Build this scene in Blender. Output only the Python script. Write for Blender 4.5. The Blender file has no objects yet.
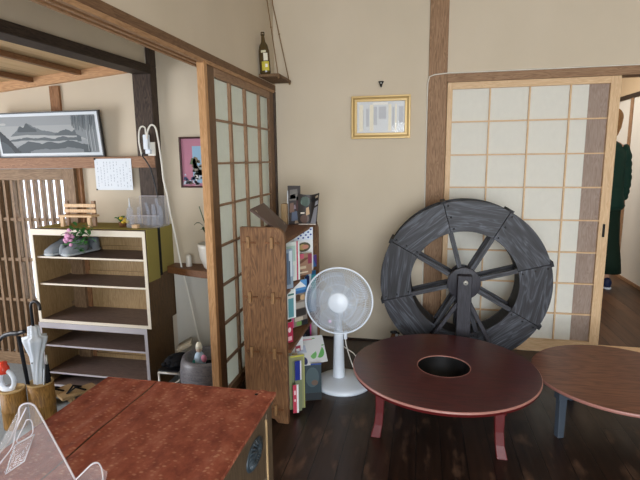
import bpy, math, random
from mathutils import Vector, Matrix
random.seed(7)
S = bpy.context.scene
COL = S.collection
PI = math.pi

# ---------------------------------------------------------------- materials
def lin(h):
    if isinstance(h, str):
        h = h.lstrip('#'); c = [int(h[i:i+2], 16)/255 for i in (0, 2, 4)]
    else:
        c = h
    return tuple((v/12.92 if v <= .04045 else ((v+.055)/1.055)**2.4) for v in c) + (1,)

def base(name, rough=.6, spec=.4, metal=0):
    m = bpy.data.materials.new(name); m.use_nodes = True
    b = m.node_tree.nodes['Principled BSDF']
    b.inputs['Roughness'].default_value = rough
    b.inputs['Specular IOR Level'].default_value = spec
    b.inputs['Metallic'].default_value = metal
    return m, m.node_tree.nodes, m.node_tree.links, b

def coords(n, l, scale, rot=(0, 0, 0)):
    tc = n.new('ShaderNodeTexCoord'); mp = n.new('ShaderNodeMapping')
    mp.inputs['Scale'].default_value = scale; mp.inputs['Rotation'].default_value = rot
    l.new(tc.outputs['Object'], mp.inputs['Vector'])
    return mp.outputs['Vector']

def ramp(n, l, fac, stops):
    r = n.new('ShaderNodeValToRGB')
    e = r.color_ramp.elements
    while len(e) < len(stops): e.new(.5)
    for i, (p, c) in enumerate(stops):
        e[i].position = p; e[i].color = lin(c)
    l.new(fac, r.inputs['Fac'])
    return r.outputs['Color']

def bump(n, l, b, fac, strength=.2, dist=.002):
    bp = n.new('ShaderNodeBump'); bp.inputs['Strength'].default_value = strength
    bp.inputs['Distance'].default_value = dist
    l.new(fac, bp.inputs['Height']); l.new(bp.outputs['Normal'], b.inputs['Normal'])

def plain(name, c, rough=.6, spec=.4, metal=0, var=.06, scale=30):
    m, n, l, b = base(name, rough, spec, metal)
    v = coords(n, l, (scale,)*3)
    nz = n.new('ShaderNodeTexNoise'); nz.inputs['Detail'].default_value = 3
    l.new(v, nz.inputs['Vector'])
    mx = n.new('ShaderNodeMix'); mx.data_type = 'RGBA'
    col = lin(c)
    mx.inputs[6].default_value = tuple(max(0, x*(1-var)) for x in col[:3]) + (1,)
    mx.inputs[7].default_value = tuple(min(1, x*(1+var)) for x in col[:3]) + (1,)
    l.new(nz.outputs['Fac'], mx.inputs[0]); l.new(mx.outputs[2], b.inputs['Base Color'])
    return m

def wood(name, dark, light, axis='z', rough=.55, spec=.3, fine=60, rings=7, coat=0, contrast=(.3, .7)):
    """grain running along the given object axis"""
    m, n, l, b = base(name, rough, spec)
    sc = [fine, fine, fine]; sc['xyz'.index(axis)] = fine*.045
    v = coords(n, l, sc)
    nz = n.new('ShaderNodeTexNoise'); nz.inputs['Detail'].default_value = 6; nz.inputs['Roughness'].default_value = .6
    l.new(v, nz.inputs['Vector'])
    sc2 = [rings, rings, rings]; sc2['xyz'.index(axis)] = rings*.12
    v2 = coords(n, l, sc2)
    n2 = n.new('ShaderNodeTexNoise'); n2.inputs['Detail'].default_value = 2; n2.inputs['Distortion'].default_value = .6
    l.new(v2, n2.inputs['Vector'])
    # ring lines out of the slow noise
    mul = n.new('ShaderNodeMath'); mul.operation = 'MULTIPLY'; mul.inputs[1].default_value = 9
    l.new(n2.outputs['Fac'], mul.inputs[0])
    fr = n.new('ShaderNodeMath'); fr.operation = 'PINGPONG'; fr.inputs[1].default_value = .5
    l.new(mul.outputs[0], fr.inputs[0])
    ad = n.new('ShaderNodeMath'); ad.operation = 'MULTIPLY_ADD'; ad.inputs[1].default_value = .55
    l.new(fr.outputs[0], ad.inputs[0])
    hf = n.new('ShaderNodeMath'); hf.operation = 'MULTIPLY'; hf.inputs[1].default_value = .72
    l.new(nz.outputs['Fac'], hf.inputs[0]); l.new(hf.outputs[0], ad.inputs[2])
    c = ramp(n, l, ad.outputs[0], [(contrast[0], dark), (contrast[1], light)])
    l.new(c, b.inputs['Base Color'])
    bump(n, l, b, ad.outputs[0], .12, .002)
    if coat: b.inputs['Coat Weight'].default_value = coat; b.inputs['Coat Roughness'].default_value = .25
    return m

def plaster(name, c, c2):
    m, n, l, b = base(name, .9, .15)
    nz = n.new('ShaderNodeTexNoise'); nz.inputs['Scale'].default_value = 1; nz.inputs['Detail'].default_value = 5
    l.new(coords(n, l, (2.2, 2.2, 1.4)), nz.inputs['Vector'])
    l.new(ramp(n, l, nz.outputs['Fac'], [(.3, c2), (.7, c)]), b.inputs['Base Color'])
    n2 = n.new('ShaderNodeTexNoise'); n2.inputs['Scale'].default_value = 1; n2.inputs['Detail'].default_value = 6
    l.new(coords(n, l, (120, 120, 120)), n2.inputs['Vector'])
    bump(n, l, b, n2.outputs['Fac'], .12, .002)
    return m

def planks(name, dark, light, joint, width=.12, length=1.9, rough=.35, spec=.45, along='y', scuff=None):
    m, n, l, b = base(name, rough, spec)
    tc = n.new('ShaderNodeTexCoord'); mp = n.new('ShaderNodeMapping')
    if along == 'y': mp.inputs['Rotation'].default_value = (0, 0, PI/2)
    l.new(tc.outputs['Object'], mp.inputs['Vector'])
    br = n.new('ShaderNodeTexBrick')
    br.inputs['Scale'].default_value = 1; br.inputs['Brick Width'].default_value = length
    br.inputs['Row Height'].default_value = width; br.inputs['Mortar Size'].default_value = .0022
    br.inputs['Color1'].default_value = (0, 0, 0, 1); br.inputs['Color2'].default_value = (1, 1, 1, 1)
    br.inputs['Mortar'].default_value = (.5, .5, .5, 1)
    l.new(mp.outputs['Vector'], br.inputs['Vector'])
    mp2 = n.new('ShaderNodeMapping'); mp2.inputs['Scale'].default_value = (2.4, 45, 45)
    l.new(mp.outputs['Vector'], mp2.inputs['Vector'])
    nz = n.new('ShaderNodeTexNoise'); nz.inputs['Scale'].default_value = 1; nz.inputs['Detail'].default_value = 6
    l.new(mp2.outputs['Vector'], nz.inputs['Vector'])
    ad = n.new('ShaderNodeMath'); ad.operation = 'MULTIPLY_ADD'; ad.inputs[1].default_value = .28
    l.new(br.outputs['Color'], ad.inputs[0])
    hf = n.new('ShaderNodeMath'); hf.operation = 'MULTIPLY'; hf.inputs[1].default_value = .75
    l.new(nz.outputs['Fac'], hf.inputs[0]); l.new(hf.outputs[0], ad.inputs[2])
    c = ramp(n, l, ad.outputs[0], [(.25, dark), (.75, light)])
    if scuff:
        n3 = n.new('ShaderNodeTexNoise'); n3.inputs['Scale'].default_value = 1; n3.inputs['Detail'].default_value = 8
        mp3 = n.new('ShaderNodeMapping'); mp3.inputs['Scale'].default_value = (5, 14, 9)
        l.new(mp.outputs['Vector'], mp3.inputs['Vector']); l.new(mp3.outputs['Vector'], n3.inputs['Vector'])
        f = ramp(n, l, n3.outputs['Fac'], [(.56, '000000'), (.74, 'ffffff')])
        mz = n.new('ShaderNodeMix'); mz.data_type = 'RGBA'
        mz.inputs[7].default_value = lin(scuff)
        l.new(f, mz.inputs[0]); l.new(c, mz.inputs[6]); c = mz.outputs[2]
        rg = n.new('ShaderNodeMath'); rg.operation = 'MULTIPLY_ADD'; rg.inputs[1].default_value = .35; rg.inputs[2].default_value = rough-.15
        l.new(n3.outputs['Fac'], rg.inputs[0]); l.new(rg.outputs[0], b.inputs['Roughness'])
    mx = n.new('ShaderNodeMix'); mx.data_type = 'RGBA'; mx.inputs[7].default_value = lin(joint)
    l.new(br.outputs['Fac'], mx.inputs[0]); l.new(c, mx.inputs[6])
    l.new(mx.outputs[2], b.inputs['Base Color'])
    inv = n.new('ShaderNodeMath'); inv.operation = 'SUBTRACT'; inv.inputs[0].default_value = 1
    l.new(br.outputs['Fac'], inv.inputs[1])
    bump(n, l, b, inv.outputs[0], .5, .002)
    return m

def paper(name, c, trans=.5):
    m, n, l, b = base(name, .85, .2)
    out = n['Material Output']
    nz = n.new('ShaderNodeTexNoise'); nz.inputs['Scale'].default_value = 1; nz.inputs['Detail'].default_value = 5
    l.new(coords(n, l, (40, 40, 25)), nz.inputs['Vector'])
    col = lin(c)
    cc = ramp(n, l, nz.outputs['Fac'], [(.3, tuple(x*.985 for x in [int(c[i:i+2], 16)/255 for i in (0, 2, 4)])), (.7, c)])
    l.new(cc, b.inputs['Base Color'])
    t = n.new('ShaderNodeBsdfTranslucent'); l.new(cc, t.inputs['Color'])
    mx = n.new('ShaderNodeMixShader'); mx.inputs[0].default_value = trans
    l.new(b.outputs[0], mx.inputs[1]); l.new(t.outputs[0], mx.inputs[2]); l.new(mx.outputs[0], out.inputs['Surface'])
    return m

def clear(name, c='ffffff', rough=.05, alpha=.25, ior=1.45):
    """thin clear plastic / glass sheet"""
    m, n, l, b = base(name, rough, .6)
    b.inputs['Base Color'].default_value = lin(c)
    b.inputs['Transmission Weight'].default_value = 1; b.inputs['IOR'].default_value = ior
    tr = n.new('ShaderNodeBsdfTransparent'); tr.inputs['Color'].default_value = (1, 1, 1, 1)
    gl = n.new('ShaderNodeBsdfPrincipled'); gl.inputs['Base Color'].default_value = lin(c)
    gl.inputs['Roughness'].default_value = rough
    mx = n.new('ShaderNodeMixShader'); mx.inputs[0].default_value = alpha
    l.new(tr.outputs[0], mx.inputs[1]); l.new(gl.outputs[0], mx.inputs[2])
    l.new(mx.outputs[0], n['Material Output'].inputs['Surface'])
    return m

def tablecloth_mat():
    m, n, l, b = base('red_cloth', .75, .25)
    mp = n.new('ShaderNodeMapping'); tc = n.new('ShaderNodeTexCoord'); l.new(tc.outputs['Object'], mp.inputs['Vector'])
    mp.inputs['Rotation'].default_value = (0, 0, .35)
    mp.inputs['Scale'].default_value = (60, 88, 50)
    vo = n.new('ShaderNodeTexVoronoi'); vo.inputs['Scale'].default_value = 1; vo.inputs['Randomness'].default_value = .55
    l.new(mp.outputs['Vector'], vo.inputs['Vector'])
    dots = ramp(n, l, vo.outputs['Distance'], [(.20, 'ffffff'), (.42, '000000')])
    mp2 = n.new('ShaderNodeMapping'); l.new(tc.outputs['Object'], mp2.inputs['Vector']); mp2.inputs['Scale'].default_value = (26, 18, 20)
    nz = n.new('ShaderNodeTexNoise'); nz.inputs['Scale'].default_value = 1; nz.inputs['Detail'].default_value = 7; nz.inputs['Roughness'].default_value = .65
    l.new(mp2.outputs['Vector'], nz.inputs['Vector'])
    c = ramp(n, l, nz.outputs['Fac'], [(.3, '74382a'), (.52, '95503c'), (.75, 'ad6d56')])
    mx = n.new('ShaderNodeMix'); mx.data_type = 'RGBA'; mx.inputs[7].default_value = lin('cf9a7a')
    d2 = n.new('ShaderNodeMath'); d2.operation = 'MULTIPLY'
    sep = n.new('ShaderNodeSeparateColor'); l.new(dots, sep.inputs[0])
    l.new(sep.outputs[0], d2.inputs[0]); l.new(nz.outputs['Fac'], d2.inputs[1])
    l.new(d2.outputs[0], mx.inputs[0]); l.new(c, mx.inputs[6]); l.new(mx.outputs[2], b.inputs['Base Color'])
    bump(n, l, b, nz.outputs['Fac'], .35, .003)
    return m

M = {}
M['plaster'] = plaster('beige_plaster', 'd2c5b1', 'cabda8')
M['plaster_white'] = plaster('pale_plaster', 'dcd9d0', 'd2cfc6')
M['plaster_hall'] = plaster('hall_plaster', 'cdb797', 'c2ac8c')
M['post'] = wood('brown_post_wood', '7d5f45', 'a68466', 'z', .6)
M['beam_x'] = wood('brown_beam_wood', '7d5f45', 'a68466', 'x', .6)
M['beam_y'] = wood('brown_beam_wood_side', '5f4530', '7e5f45', 'y', .6)
M['groove'] = wood('track_wood', '94704e', 'b38c66', 'y', .55)
M['oldpost'] = wood('old_black_post_wood', '2b221d', '54453b', 'z', .6)
M['oldbeam'] = wood('old_black_beam_wood', '241c17', '43362c', 'y', .6)
M['lintel'] = wood('genkan_lintel_wood', '7f5c45', 'a27c60', 'x', .55)
M['lintel_z'] = wood('genkan_post_wood', '7a5336', '9d7350', 'z', .55)
M['shoji'] = wood('pale_shoji_wood', 'cda981', 'e2c39c', 'z', .5)
M['shojix'] = wood('pale_shoji_wood_rail', 'cda981', 'e2c39c', 'x', .5)
M['shojiL'] = wood('aged_shoji_wood', '80624a', 'a08064', 'z', .5)
M['stile'] = wood('shaded_stile_wood', '5f4631', '7d5f46', 'z', .5)  # side face turned from the window; its shade is painted into the wood colour
M['shojiLy'] = wood('aged_shoji_wood_rail', '80624a', 'a08064', 'y', .5)
M['postend'] = wood('lit_jamb_wood', 'a87d52', 'c89c70', 'z', .5)  # window light on the end face painted in as a paler wood
M['boardstrip'] = wood('grey_brown_board', '8f7a6d', 'a8968a', 'z', .6)
M['paper'] = paper('shoji_paper', 'f1efe6', .2)
M['paperL'] = paper('shoji_paper_old', 'e6e9e0', .55)
M['frost'] = paper('lattice_backing_paper', 'e8eef6', .8)
M['floor'] = planks('dark_floor_planks', '1b110c', '38261d', '080504', .11, 1.9, .34, .5, 'y', scuff='5f4636')
M['hallfloor'] = planks('hall_floor_planks', '3f2a1b', '684a33', '1d120a', .12, 2.2, .4, .4, 'y')
M['concrete'] = plain('grey_concrete', '8d9498', .8, .2, var=.12, scale=9)
M['ceilboard'] = planks('ceiling_boards', 'b8966c', 'd4b78e', '8a6b48', .3, 3, .6, .2, 'y')
M['rafter'] = wood('rafter_wood', '6b4a30', '8a6444', 'y', .6)
M['frieze'] = wood('frieze_wood', 'b08560', 'd0a67c', 'x', .6)
M['latt'] = wood('lattice_wood', '6f5740', '957b60', 'z', .55)
M['lattx'] = wood('lattice_rail_wood', '6f5740', '957b60', 'x', .55)
M['cab'] = wood('cabinet_veneer', '8f744f', 'b0936a', 'z', .5)
M['cabside'] = wood('cabinet_side_wood', '4a351e', '66492a', 'z', .5)
M['shelfboard'] = wood('grey_shelf_board', '5c4c47', '7d6b64', 'x', .45, .4)
M['edge'] = plain('pale_edge_strip', 'e0d6c4', .5, .4)
M['edgelow'] = plain('grey_edge_strip', 'b4afb4', .5, .4)
M['green'] = plain('olive_green_cloth', '93864a', .85, .15, var=.15, scale=90)
M['black'] = plain('black_plastic', '15161a', .4, .5)
M['blackmat'] = plain('black_fabric', '17181c', .85, .2)
M['white'] = plain('white_plastic', 'e2eaf4', .35, .5, var=.02)
M['whitecord'] = plain('white_cord_plastic', 'e6e2d8', .5, .4, var=.02)
M['bambooA'] = wood('bamboo_vessel_wood', '6b4a22', 'a57c40', 'z', .5)
M['bambooIn'] = plain('bamboo_inside', 'b99c6c', .7, .2)
M['wheel'] = wood('burnt_cedar', '1c1c21', '6c6e78', 'x', .5, .4, fine=110, rings=11, contrast=(.30, 1.0))
M['wheelz'] = wood('burnt_cedar_upright', '232227', '3d3b44', 'z', .5, .35)
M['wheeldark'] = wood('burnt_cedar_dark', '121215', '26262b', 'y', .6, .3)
M['bolt'] = plain('steel_bolt', 'c9c7c0', .35, .5, .4)
M['lacquer'] = wood('dark_red_lacquer', '3a1413', '561f1c', 'x', .3, .5, fine=40, rings=3, coat=.35)
M['lacqueredge'] = plain('worn_red_lacquer_edge', '9a6a60', .4, .5)
M['lacquerleg'] = plain('red_lacquer_leg', '571718', .35, .5, var=.15)
M['holedark'] = plain('black_bowl', '060607', .6, .3)
M['table2'] = wood('worn_brown_top', '5a3324', '85563f', 'x', .38, .45, fine=30, rings=3)
M['table2leg'] = plain('grey_painted_leg', '3d454f', .5, .4, var=.1)
M['gold'] = plain('gilt_frame', 'd0b27a', .4, .5, .25)
M['golddark'] = plain('gilt_frame_groove', 'a5884f', .45, .5, .25)
M['cert'] = plain('certificate_paper', 'd6dade', .3, .5, var=.02)
M['iron'] = plain('dark_iron', '1b1713', .5, .5, .6)
M['cloth'] = tablecloth_mat()
M['desk'] = wood('desk_grey_brown', '4a3d30', '685845', 'z', .55)
M['desklight'] = wood('desk_pale_edge', '8d7351', 'b29670', 'z', .5)
M['deskdark'] = wood('desk_dark_panel', '24150f', '3c241a', 'y', .5)
M['carve'] = plain('carved_slate_blue_wood', '2f3940', .45, .5, var=.3, scale=60)
M['rack'] = wood('rack_cedar', '5c402b', '8a6545', 'z', .5, .3, fine=34, rings=7)
M['racky'] = wood('rack_cedar_shelf', '5c3b22', '83593a', 'y', .5)
M['peg'] = wood('tenon_wedge_wood', '7b5a38', 'a07c55', 'z', .5)
M['acrylic'] = clear('clear_acrylic', 'f2eef0', .04, .09)
M['acrylicedge'] = clear('clear_acrylic_edge', 'e8e2e6', .15, .55)
M['cleartube'] = clear('clear_tube_plastic', 'ccd6ea', .1, .22)
M['fanblade'] = clear('fan_blade_plastic', 'c9d6e8', .2, .30)
M['stone'] = wood('grey_hibachi_wood', '56555c', '7d797c', 'x', .4, .5, fine=12, rings=10)
M['ash'] = plain('dark_ash', '101012', .9, .1)
M['glassbrown'] = plain('dark_bottle_glass', '4a3c22', .2, .5)
M['rope'] = plain('jute_rope', '7c6347', .9, .1)
M['shelfold'] = wood('old_swing_board', '5a432f', '866a4d', 'y', .7)
M['skin'] = plain('skin', 'c79a80', .6, .3)
M['hair'] = wood('light_brown_hair', '7a5430', 'b0824f', 'z', .6)
M['jacket'] = plain('dark_green_padded_cloth', '15352c', .75, .25, var=.2, scale=25)
M['trousers'] = plain('dark_green_skirt_cloth', '16291f', .8, .2, var=.2, scale=25)
M['shoeblue'] = plain('navy_shoe', '1f2b4c', .6, .3)
M['shoegrey'] = plain('grey_slipper', '868d94', .75, .25, var=.2, scale=60)
M['shoegreylight'] = plain('pale_slipper_toe', 'b0b7bc', .6, .3)
M['leaf'] = plain('leaf_green', '3f7a3a', .5, .4, var=.3, scale=60)
M['leafdark'] = plain('dark_leaf_green', '1f4a28', .5, .4, var=.3, scale=60)
M['pink'] = plain('pink_petals', 'dba0c4', .7, .2, var=.2, scale=90)
M['yellow'] = plain('yellow_bloom', 'c9ab3c', .7, .2)
M['potwhite'] = plain('white_ceramic', 'd5d0c6', .3, .5)
M['umb'] = plain('pale_umbrella_cloth', 'd3dbe4', .6, .3, var=.04)
M['redcap'] = plain('orange_red_cap', 'd43a1c', .4, .5)
M['wallnut'] = plain('dark_brown_frame', '3a1714', .4, .5)
M['matpink'] = plain('dusty_pink_mount', 'b87f92', .8, .2)
M['baseboardwood'] = wood('dark_baseboard', '20140e', '35241a', 'x', .5)  # baseboard wood, dark in itself

def charred(name):
    m, n, l, b = base(name, .5, .4)
    nz = n.new('ShaderNodeTexNoise'); nz.inputs['Scale'].default_value = 1; nz.inputs['Detail'].default_value = 2.5; nz.inputs['Distortion'].default_value = 1.2
    l.new(coords(n, l, (2.6, 22, 22)), nz.inputs['Vector'])
    a = ramp(n, l, nz.outputs['Fac'], [(.36, '201f25'), (.47, '35343c'), (.54, '5d616b'), (.58, '33323a'), (.66, '403f48'), (.72, '757a85'), (.78, '3a3942')])
    n2 = n.new('ShaderNodeTexNoise'); n2.inputs['Scale'].default_value = 1; n2.inputs['Detail'].default_value = 5
    l.new(coords(n, l, (6, 160, 160)), n2.inputs['Vector'])
    c2 = ramp(n, l, n2.outputs['Fac'], [(.3, '7a7a7a'), (.7, 'ffffff')])
    mx = n.new('ShaderNodeMix'); mx.data_type = 'RGBA'; mx.blend_type = 'MULTIPLY'; mx.inputs[0].default_value = 1
    l.new(a, mx.inputs[6]); l.new(c2, mx.inputs[7]); l.new(mx.outputs[2], b.inputs['Base Color'])
    bump(n, l, b, n2.outputs['Fac'], .15, .001)
    return m
M['wheel'] = charred('burnt_cedar_streaked')
COLORS = {}
def C(hexs, rough=.45):
    if hexs not in COLORS:
        COLORS[hexs] = plain('print_' + hexs, hexs, rough, .4, var=.05, scale=80)
    return COLORS[hexs]

# ---------------------------------------------------------------- mesh builder
class MB:
    def __init__(s): s.v = []; s.f = []; s.mi = []; s.mats = []; s.cur = 0; s.sm = []; s.smooth = False
    def use(s, m):
        if m not in s.mats: s.mats.append(m)
        s.cur = s.mats.index(m); return s
    def face(s, *i): s.f.append(tuple(i)); s.mi.append(s.cur); s.sm.append(s.smooth)
    def add(s, vs): k = len(s.v); s.v += [Vector(p) for p in vs]; return k
    def box(s, x0, x1, y0, y1, z0, z1, T=None):
        ps = [Vector((x, y, z)) for z in (z0, z1) for y in (y0, y1) for x in (x0, x1)]
        if T: ps = [T @ p for p in ps]
        k = s.add(ps); sm = s.smooth; s.smooth = False
        for a in ((0, 2, 3, 1), (4, 5, 7, 6), (0, 1, 5, 4), (2, 6, 7, 3), (0, 4, 6, 2), (1, 3, 7, 5)): s.face(*[k+i for i in a])
        s.smooth = sm
        return s
    def beam(s, a, b, w, h, up=(0, 0, 1)):
        a = Vector(a); b = Vector(b); d = (b-a).normalized(); up = Vector(up)
        if abs(d.dot(up)) > .98: up = Vector((1, 0, 0))
        r = d.cross(up).normalized(); u = r.cross(d)
        k = s.add([p + r*(i*w/2) + u*(j*h/2) for p in (a, b) for (i, j) in ((-1, -1), (1, -1), (1, 1), (-1, 1))])
        for q in ((0, 1, 2, 3), (7, 6, 5, 4), (0, 4, 5, 1), (1, 5, 6, 2), (2, 6, 7, 3), (3, 7, 4, 0)): s.face(*[k+i for i in q])
        return s
    def tube(s, pts, r, n=8, caps=True):
        pts = [Vector(p) for p in pts]; rs = r if isinstance(r, (list, tuple)) else [r]*len(pts)
        s.smooth = True; prev = None; rings = []
        for i, p in enumerate(pts):
            d = (pts[min(i+1, len(pts)-1)] - pts[max(i-1, 0)]).normalized()
            if prev is None:
                u = Vector((0, 0, 1)) if abs(d.z) < .9 else Vector((1, 0, 0))
                u = (u - d*u.dot(d)).normalized()
            else: u = (prev - d*prev.dot(d)).normalized()
            prev = u; w = d.cross(u)
            rings.append(s.add([p + (u*math.cos(t) + w*math.sin(t))*rs[i] for t in [2*PI*j/n for j in range(n)]]))
        for a, b in zip(rings, rings[1:]):
            for j in range(n): s.face(a+j, a+(j+1) % n, b+(j+1) % n, b+j)
        if caps:
            s.face(*[rings[0]+j for j in reversed(range(n))]); s.face(*[rings[-1]+j for j in range(n)])
        s.smooth = False
        return s
    def lathe(s, prof, c=(0, 0, 0), n=32, T=None, sx=1, sy=1):
        c = Vector(c); s.smooth = True; rings = []
        for r, z in prof:
            ps = [Vector((r*sx*math.cos(2*PI*j/n), r*sy*math.sin(2*PI*j/n), z)) for j in range(n)]
            if T: ps = [T @ p for p in ps]
            rings.append(s.add([c+p for p in ps]))
        for a, b in zip(rings, rings[1:]):
            for j in range(n): s.face(a+j, a+(j+1) % n, b+(j+1) % n, b+j)
        if prof[0][0] > 1e-5: s.face(*[rings[0]+j for j in reversed(range(n))])
        if prof[-1][0] > 1e-5: s.face(*[rings[-1]+j for j in range(n)])
        s.smooth = False
        return s
    def prism(s, poly, fn, d0, d1):
        """poly of 2-D points, fn(u, v, d) -> 3-D"""
        n = len(poly)
        a = s.add([fn(u, v, d0) for u, v in poly]); b = s.add([fn(u, v, d1) for u, v in poly])
        s.face(*[a+i for i in reversed(range(n))]); s.face(*[b+i for i in range(n)])
        for i in range(n): s.face(a+i, a+(i+1) % n, b+(i+1) % n, b+i)
        return s
    def quad(s, *ps):
        k = s.add(ps); s.face(*range(k, k+len(ps))); return s
    def ellipsoid(s, c, rx, ry, rz, n=16, m=10, T=None):
        pr = [(math.sin(PI*i/m), -math.cos(PI*i/m)) for i in range(m+1)]
        c = Vector(c); s.smooth = True; rings = []
        for r, z in pr:
            r = max(r, 1e-4)
            ps = [Vector((r*rx*math.cos(2*PI*j/n), r*ry*math.sin(2*PI*j/n), z*rz)) for j in range(n)]
            if T: ps = [T @ p for p in ps]
            rings.append(s.add([c+p for p in ps]))
        for a, b in zip(rings, rings[1:]):
            for j in range(n): s.face(a+j, a+(j+1) % n, b+(j+1) % n, b+j)
        s.smooth = False
        return s
    def loft(s, secs, n=20, close=True):
        """secs: (center, rx, ry) horizontal-ish ellipses; or (center, U, V) vector axes"""
        s.smooth = True; rings = []
        for c, a, b in secs:
            c = Vector(c)
            U = Vector((a, 0, 0)) if not isinstance(a, (Vector, tuple)) else Vector(a)
            V = Vector((0, b, 0)) if not isinstance(b, (Vector, tuple)) else Vector(b)
            rings.append(s.add([c + U*math.cos(2*PI*j/n) + V*math.sin(2*PI*j/n) for j in range(n)]))
        for a, b in zip(rings, rings[1:]):
            for j in range(n): s.face(a+j, a+(j+1) % n, b+(j+1) % n, b+j)
        if close:
            s.face(*[rings[0]+j for j in reversed(range(n))]); s.face(*[rings[-1]+j for j in range(n)])
        s.smooth = False
        return s
    def build(s, name, mat=None, parent=None, bevel=0, origin=None, off=None):
        if mat is not None: s.mats = [mat] if not s.mats else s.mats
        o0 = Vector((0, 0, 0))
        if origin is not None: o0 = Vector(origin)
        elif parent is not None: o0 = Vector(parent['_w'])
        else:
            xs = [p.x for p in s.v]; ys = [p.y for p in s.v]; zs = [p.z for p in s.v]
            o0 = Vector(((min(xs)+max(xs))/2, (min(ys)+max(ys))/2, min(zs)))
        me = bpy.data.meshes.new(name)
        me.from_pydata([tuple(p-o0) for p in s.v], [], s.f)
        for m in s.mats: me.materials.append(m)
        for p, i, sm in zip(me.polygons, s.mi, s.sm): p.material_index = i; p.use_smooth = sm
        me.validate(); me.update()
        o = bpy.data.objects.new(name, me); COL.objects.link(o)
        if parent is not None:
            o.parent = parent; o.location = o0 - Vector(parent['_w'])
        else: o.location = o0
        o['_w'] = tuple(o0)
        if bevel:
            b = o.modifiers.new('bevel', 'BEVEL'); b.width = bevel; b.segments = 2; b.limit_method = 'ANGLE'; b.angle_limit = .6
        return o

def tag(o, label, cat, group=None, kind=None):
    o['label'] = label; o['category'] = cat
    if group: o['group'] = group
    if kind: o['kind'] = kind
    return o
def thing(name, label, cat, loc, group=None, kind=None):
    o = bpy.data.objects.new(name, None); COL.objects.link(o)
    o.location = loc; o['_w'] = tuple(loc); o.empty_display_size = .1
    return tag(o, label, cat, group, kind)
def struct(o, label, cat): return tag(o, label, cat, kind='structure')
def part(o, label): o['label'] = label; return o
def dup(root, loc, label=None):
    r = root.copy(); COL.objects.link(r); r.location = loc
    if label: r['label'] = label
    for ch in list(root.children):
        c = ch.copy(); COL.objects.link(c); c.parent = r
        for g in list(ch.children):
            d = g.copy(); COL.objects.link(d); d.parent = c
    return r

LX = -1.023          # face of the left wall
GY = -0.20           # far wall of the entrance area
GF = -0.30           # entrance floor level
CEIL = 2.65
YB = -5.3            # wall behind the camera
XR = 3.2

# ---------------------------------------------------------------- room shell
struct(MB().box(LX-.1, XR, YB, .02, -.12, 0).build('floor', M['floor'], origin=(0, 0, 0)), 'dark brown plank floor of the main room', 'floor')
struct(MB().box(-.2, 4.4, .02, 4.2, -.12, 0).build('floor_hall', M['hallfloor'], origin=(0, 0, 0)), 'brown plank floor of the hall beyond the sliding door', 'floor')
struct(MB().box(-4.3, LX-.1, YB, .0, GF-.1, GF).build('floor_entrance', M['concrete'], origin=(0, 0, 0)), 'grey concrete floor of the entrance', 'floor')
struct(MB().box(-1.9, XR, YB, .14, CEIL, CEIL+.1).build('ceiling', M['plaster']), 'plain ceiling of the main room', 'ceiling')

b = MB().box(LX-.09, .03, .012, .12, -.05, CEIL)
b.box(.13, XR, .012, .12, 1.83, CEIL); b.box(2.12, XR, .012, .12, 0, 1.83)
struct(b.build('wall_back', M['plaster']), 'beige plaster back wall', 'wall')
struct(MB().box(LX, .023, -.004, .012, 0, .010).build('baseboard_back', M['baseboardwood'], bevel=.002), 'dark baseboard along the back wall', 'baseboard')
# left wall: plaster above the sliding door track
b = MB().box(LX-.10, LX-.008, YB, .012, 1.823, CEIL); b.box(LX-.10, LX-.008, YB, -4.4, 0, 1.823)
struct(b.build('wall_left', M['plaster']), 'beige plaster wall above the sliding door track', 'wall')
# behind the camera: wall with a wide glazed opening, and the right wall
b = MB().box(-1.9, -.6, YB-.1, YB, GF, CEIL); b.box(2.9, XR, YB-.1, YB, 0, CEIL); b.box(-.6, 2.9, YB-.1, YB, 2.0, CEIL); b.box(-.6, 2.9, YB-.1, YB, -.1, .12)
struct(b.build('wall_front', M['plaster']), 'plaster wall with wide windows behind the viewer', 'wall')
struct(MB().box(XR, XR+.1, YB, .12, -.1, CEIL).build('wall_right', M['plaster']), 'plain plaster wall at the right side of the room', 'wall')
t = thing('window_1', 'wide sliding glass windows behind the viewer', 'window', (1.15, YB-.05, .12), kind='structure')
f = MB()
for k in range(7):
    x = -.6 + 3.5*k/6; f.box(x-.03, x+.03, YB-.08, YB-.02, .12, 2.0)
f.box(-.6, 2.9, YB-.08, YB-.02, .12, .18); f.box(-.6, 2.9, YB-.08, YB-.02, 1.94, 2.0); f.box(-.6, 2.9, YB-.07, YB-.03, .9, .93)
f.build('window_frame', M['post'], t)

# main post, lintel, track
struct(MB().box(.023, .142, -.0, .13, 0, CEIL).build('trim_1', M['post'], bevel=.003), 'brown square post between the plaster and the sliding door', 'post')
struct(MB().box(.142, XR, .0, .13, 1.80, 1.852).build('trim_2', M['beam_x'], bevel=.002), 'brown lintel over the pale sliding door', 'lintel')
struct(MB().box(2.0, 2.12, .0, .13, 0, 1.80).build('trim_3', M['post'], bevel=.003), 'brown post at the far side of the hall opening', 'post')
struct(MB().box(.142, 2.0, .012, .13, -.001, .028).build('trim_4', M['shojix'], bevel=.002), 'pale wooden sill under the sliding door', 'sill')
tr = MB(); tr.use(M['beam_y']).box(LX-.090, LX, -4.4, .0, 1.790, 1.826)
tr.use(M['groove']).box(LX-.020, LX-.001, -4.4, .0, 1.772, 1.790).box(LX-.055, LX-.040, -4.4, .0, 1.772, 1.790).box(LX-.089, LX-.074, -4.4, .0, 1.772, 1.790)
struct(tr.build('trim_5'), 'brown grooved door track over the entrance opening', 'door track')
struct(MB().box(LX-.108, LX, -4.4, .0, -.02, .012).build('trim_6', M['beam_y'], bevel=.002), 'worn wooden sill under the left sliding door', 'sill')
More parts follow.
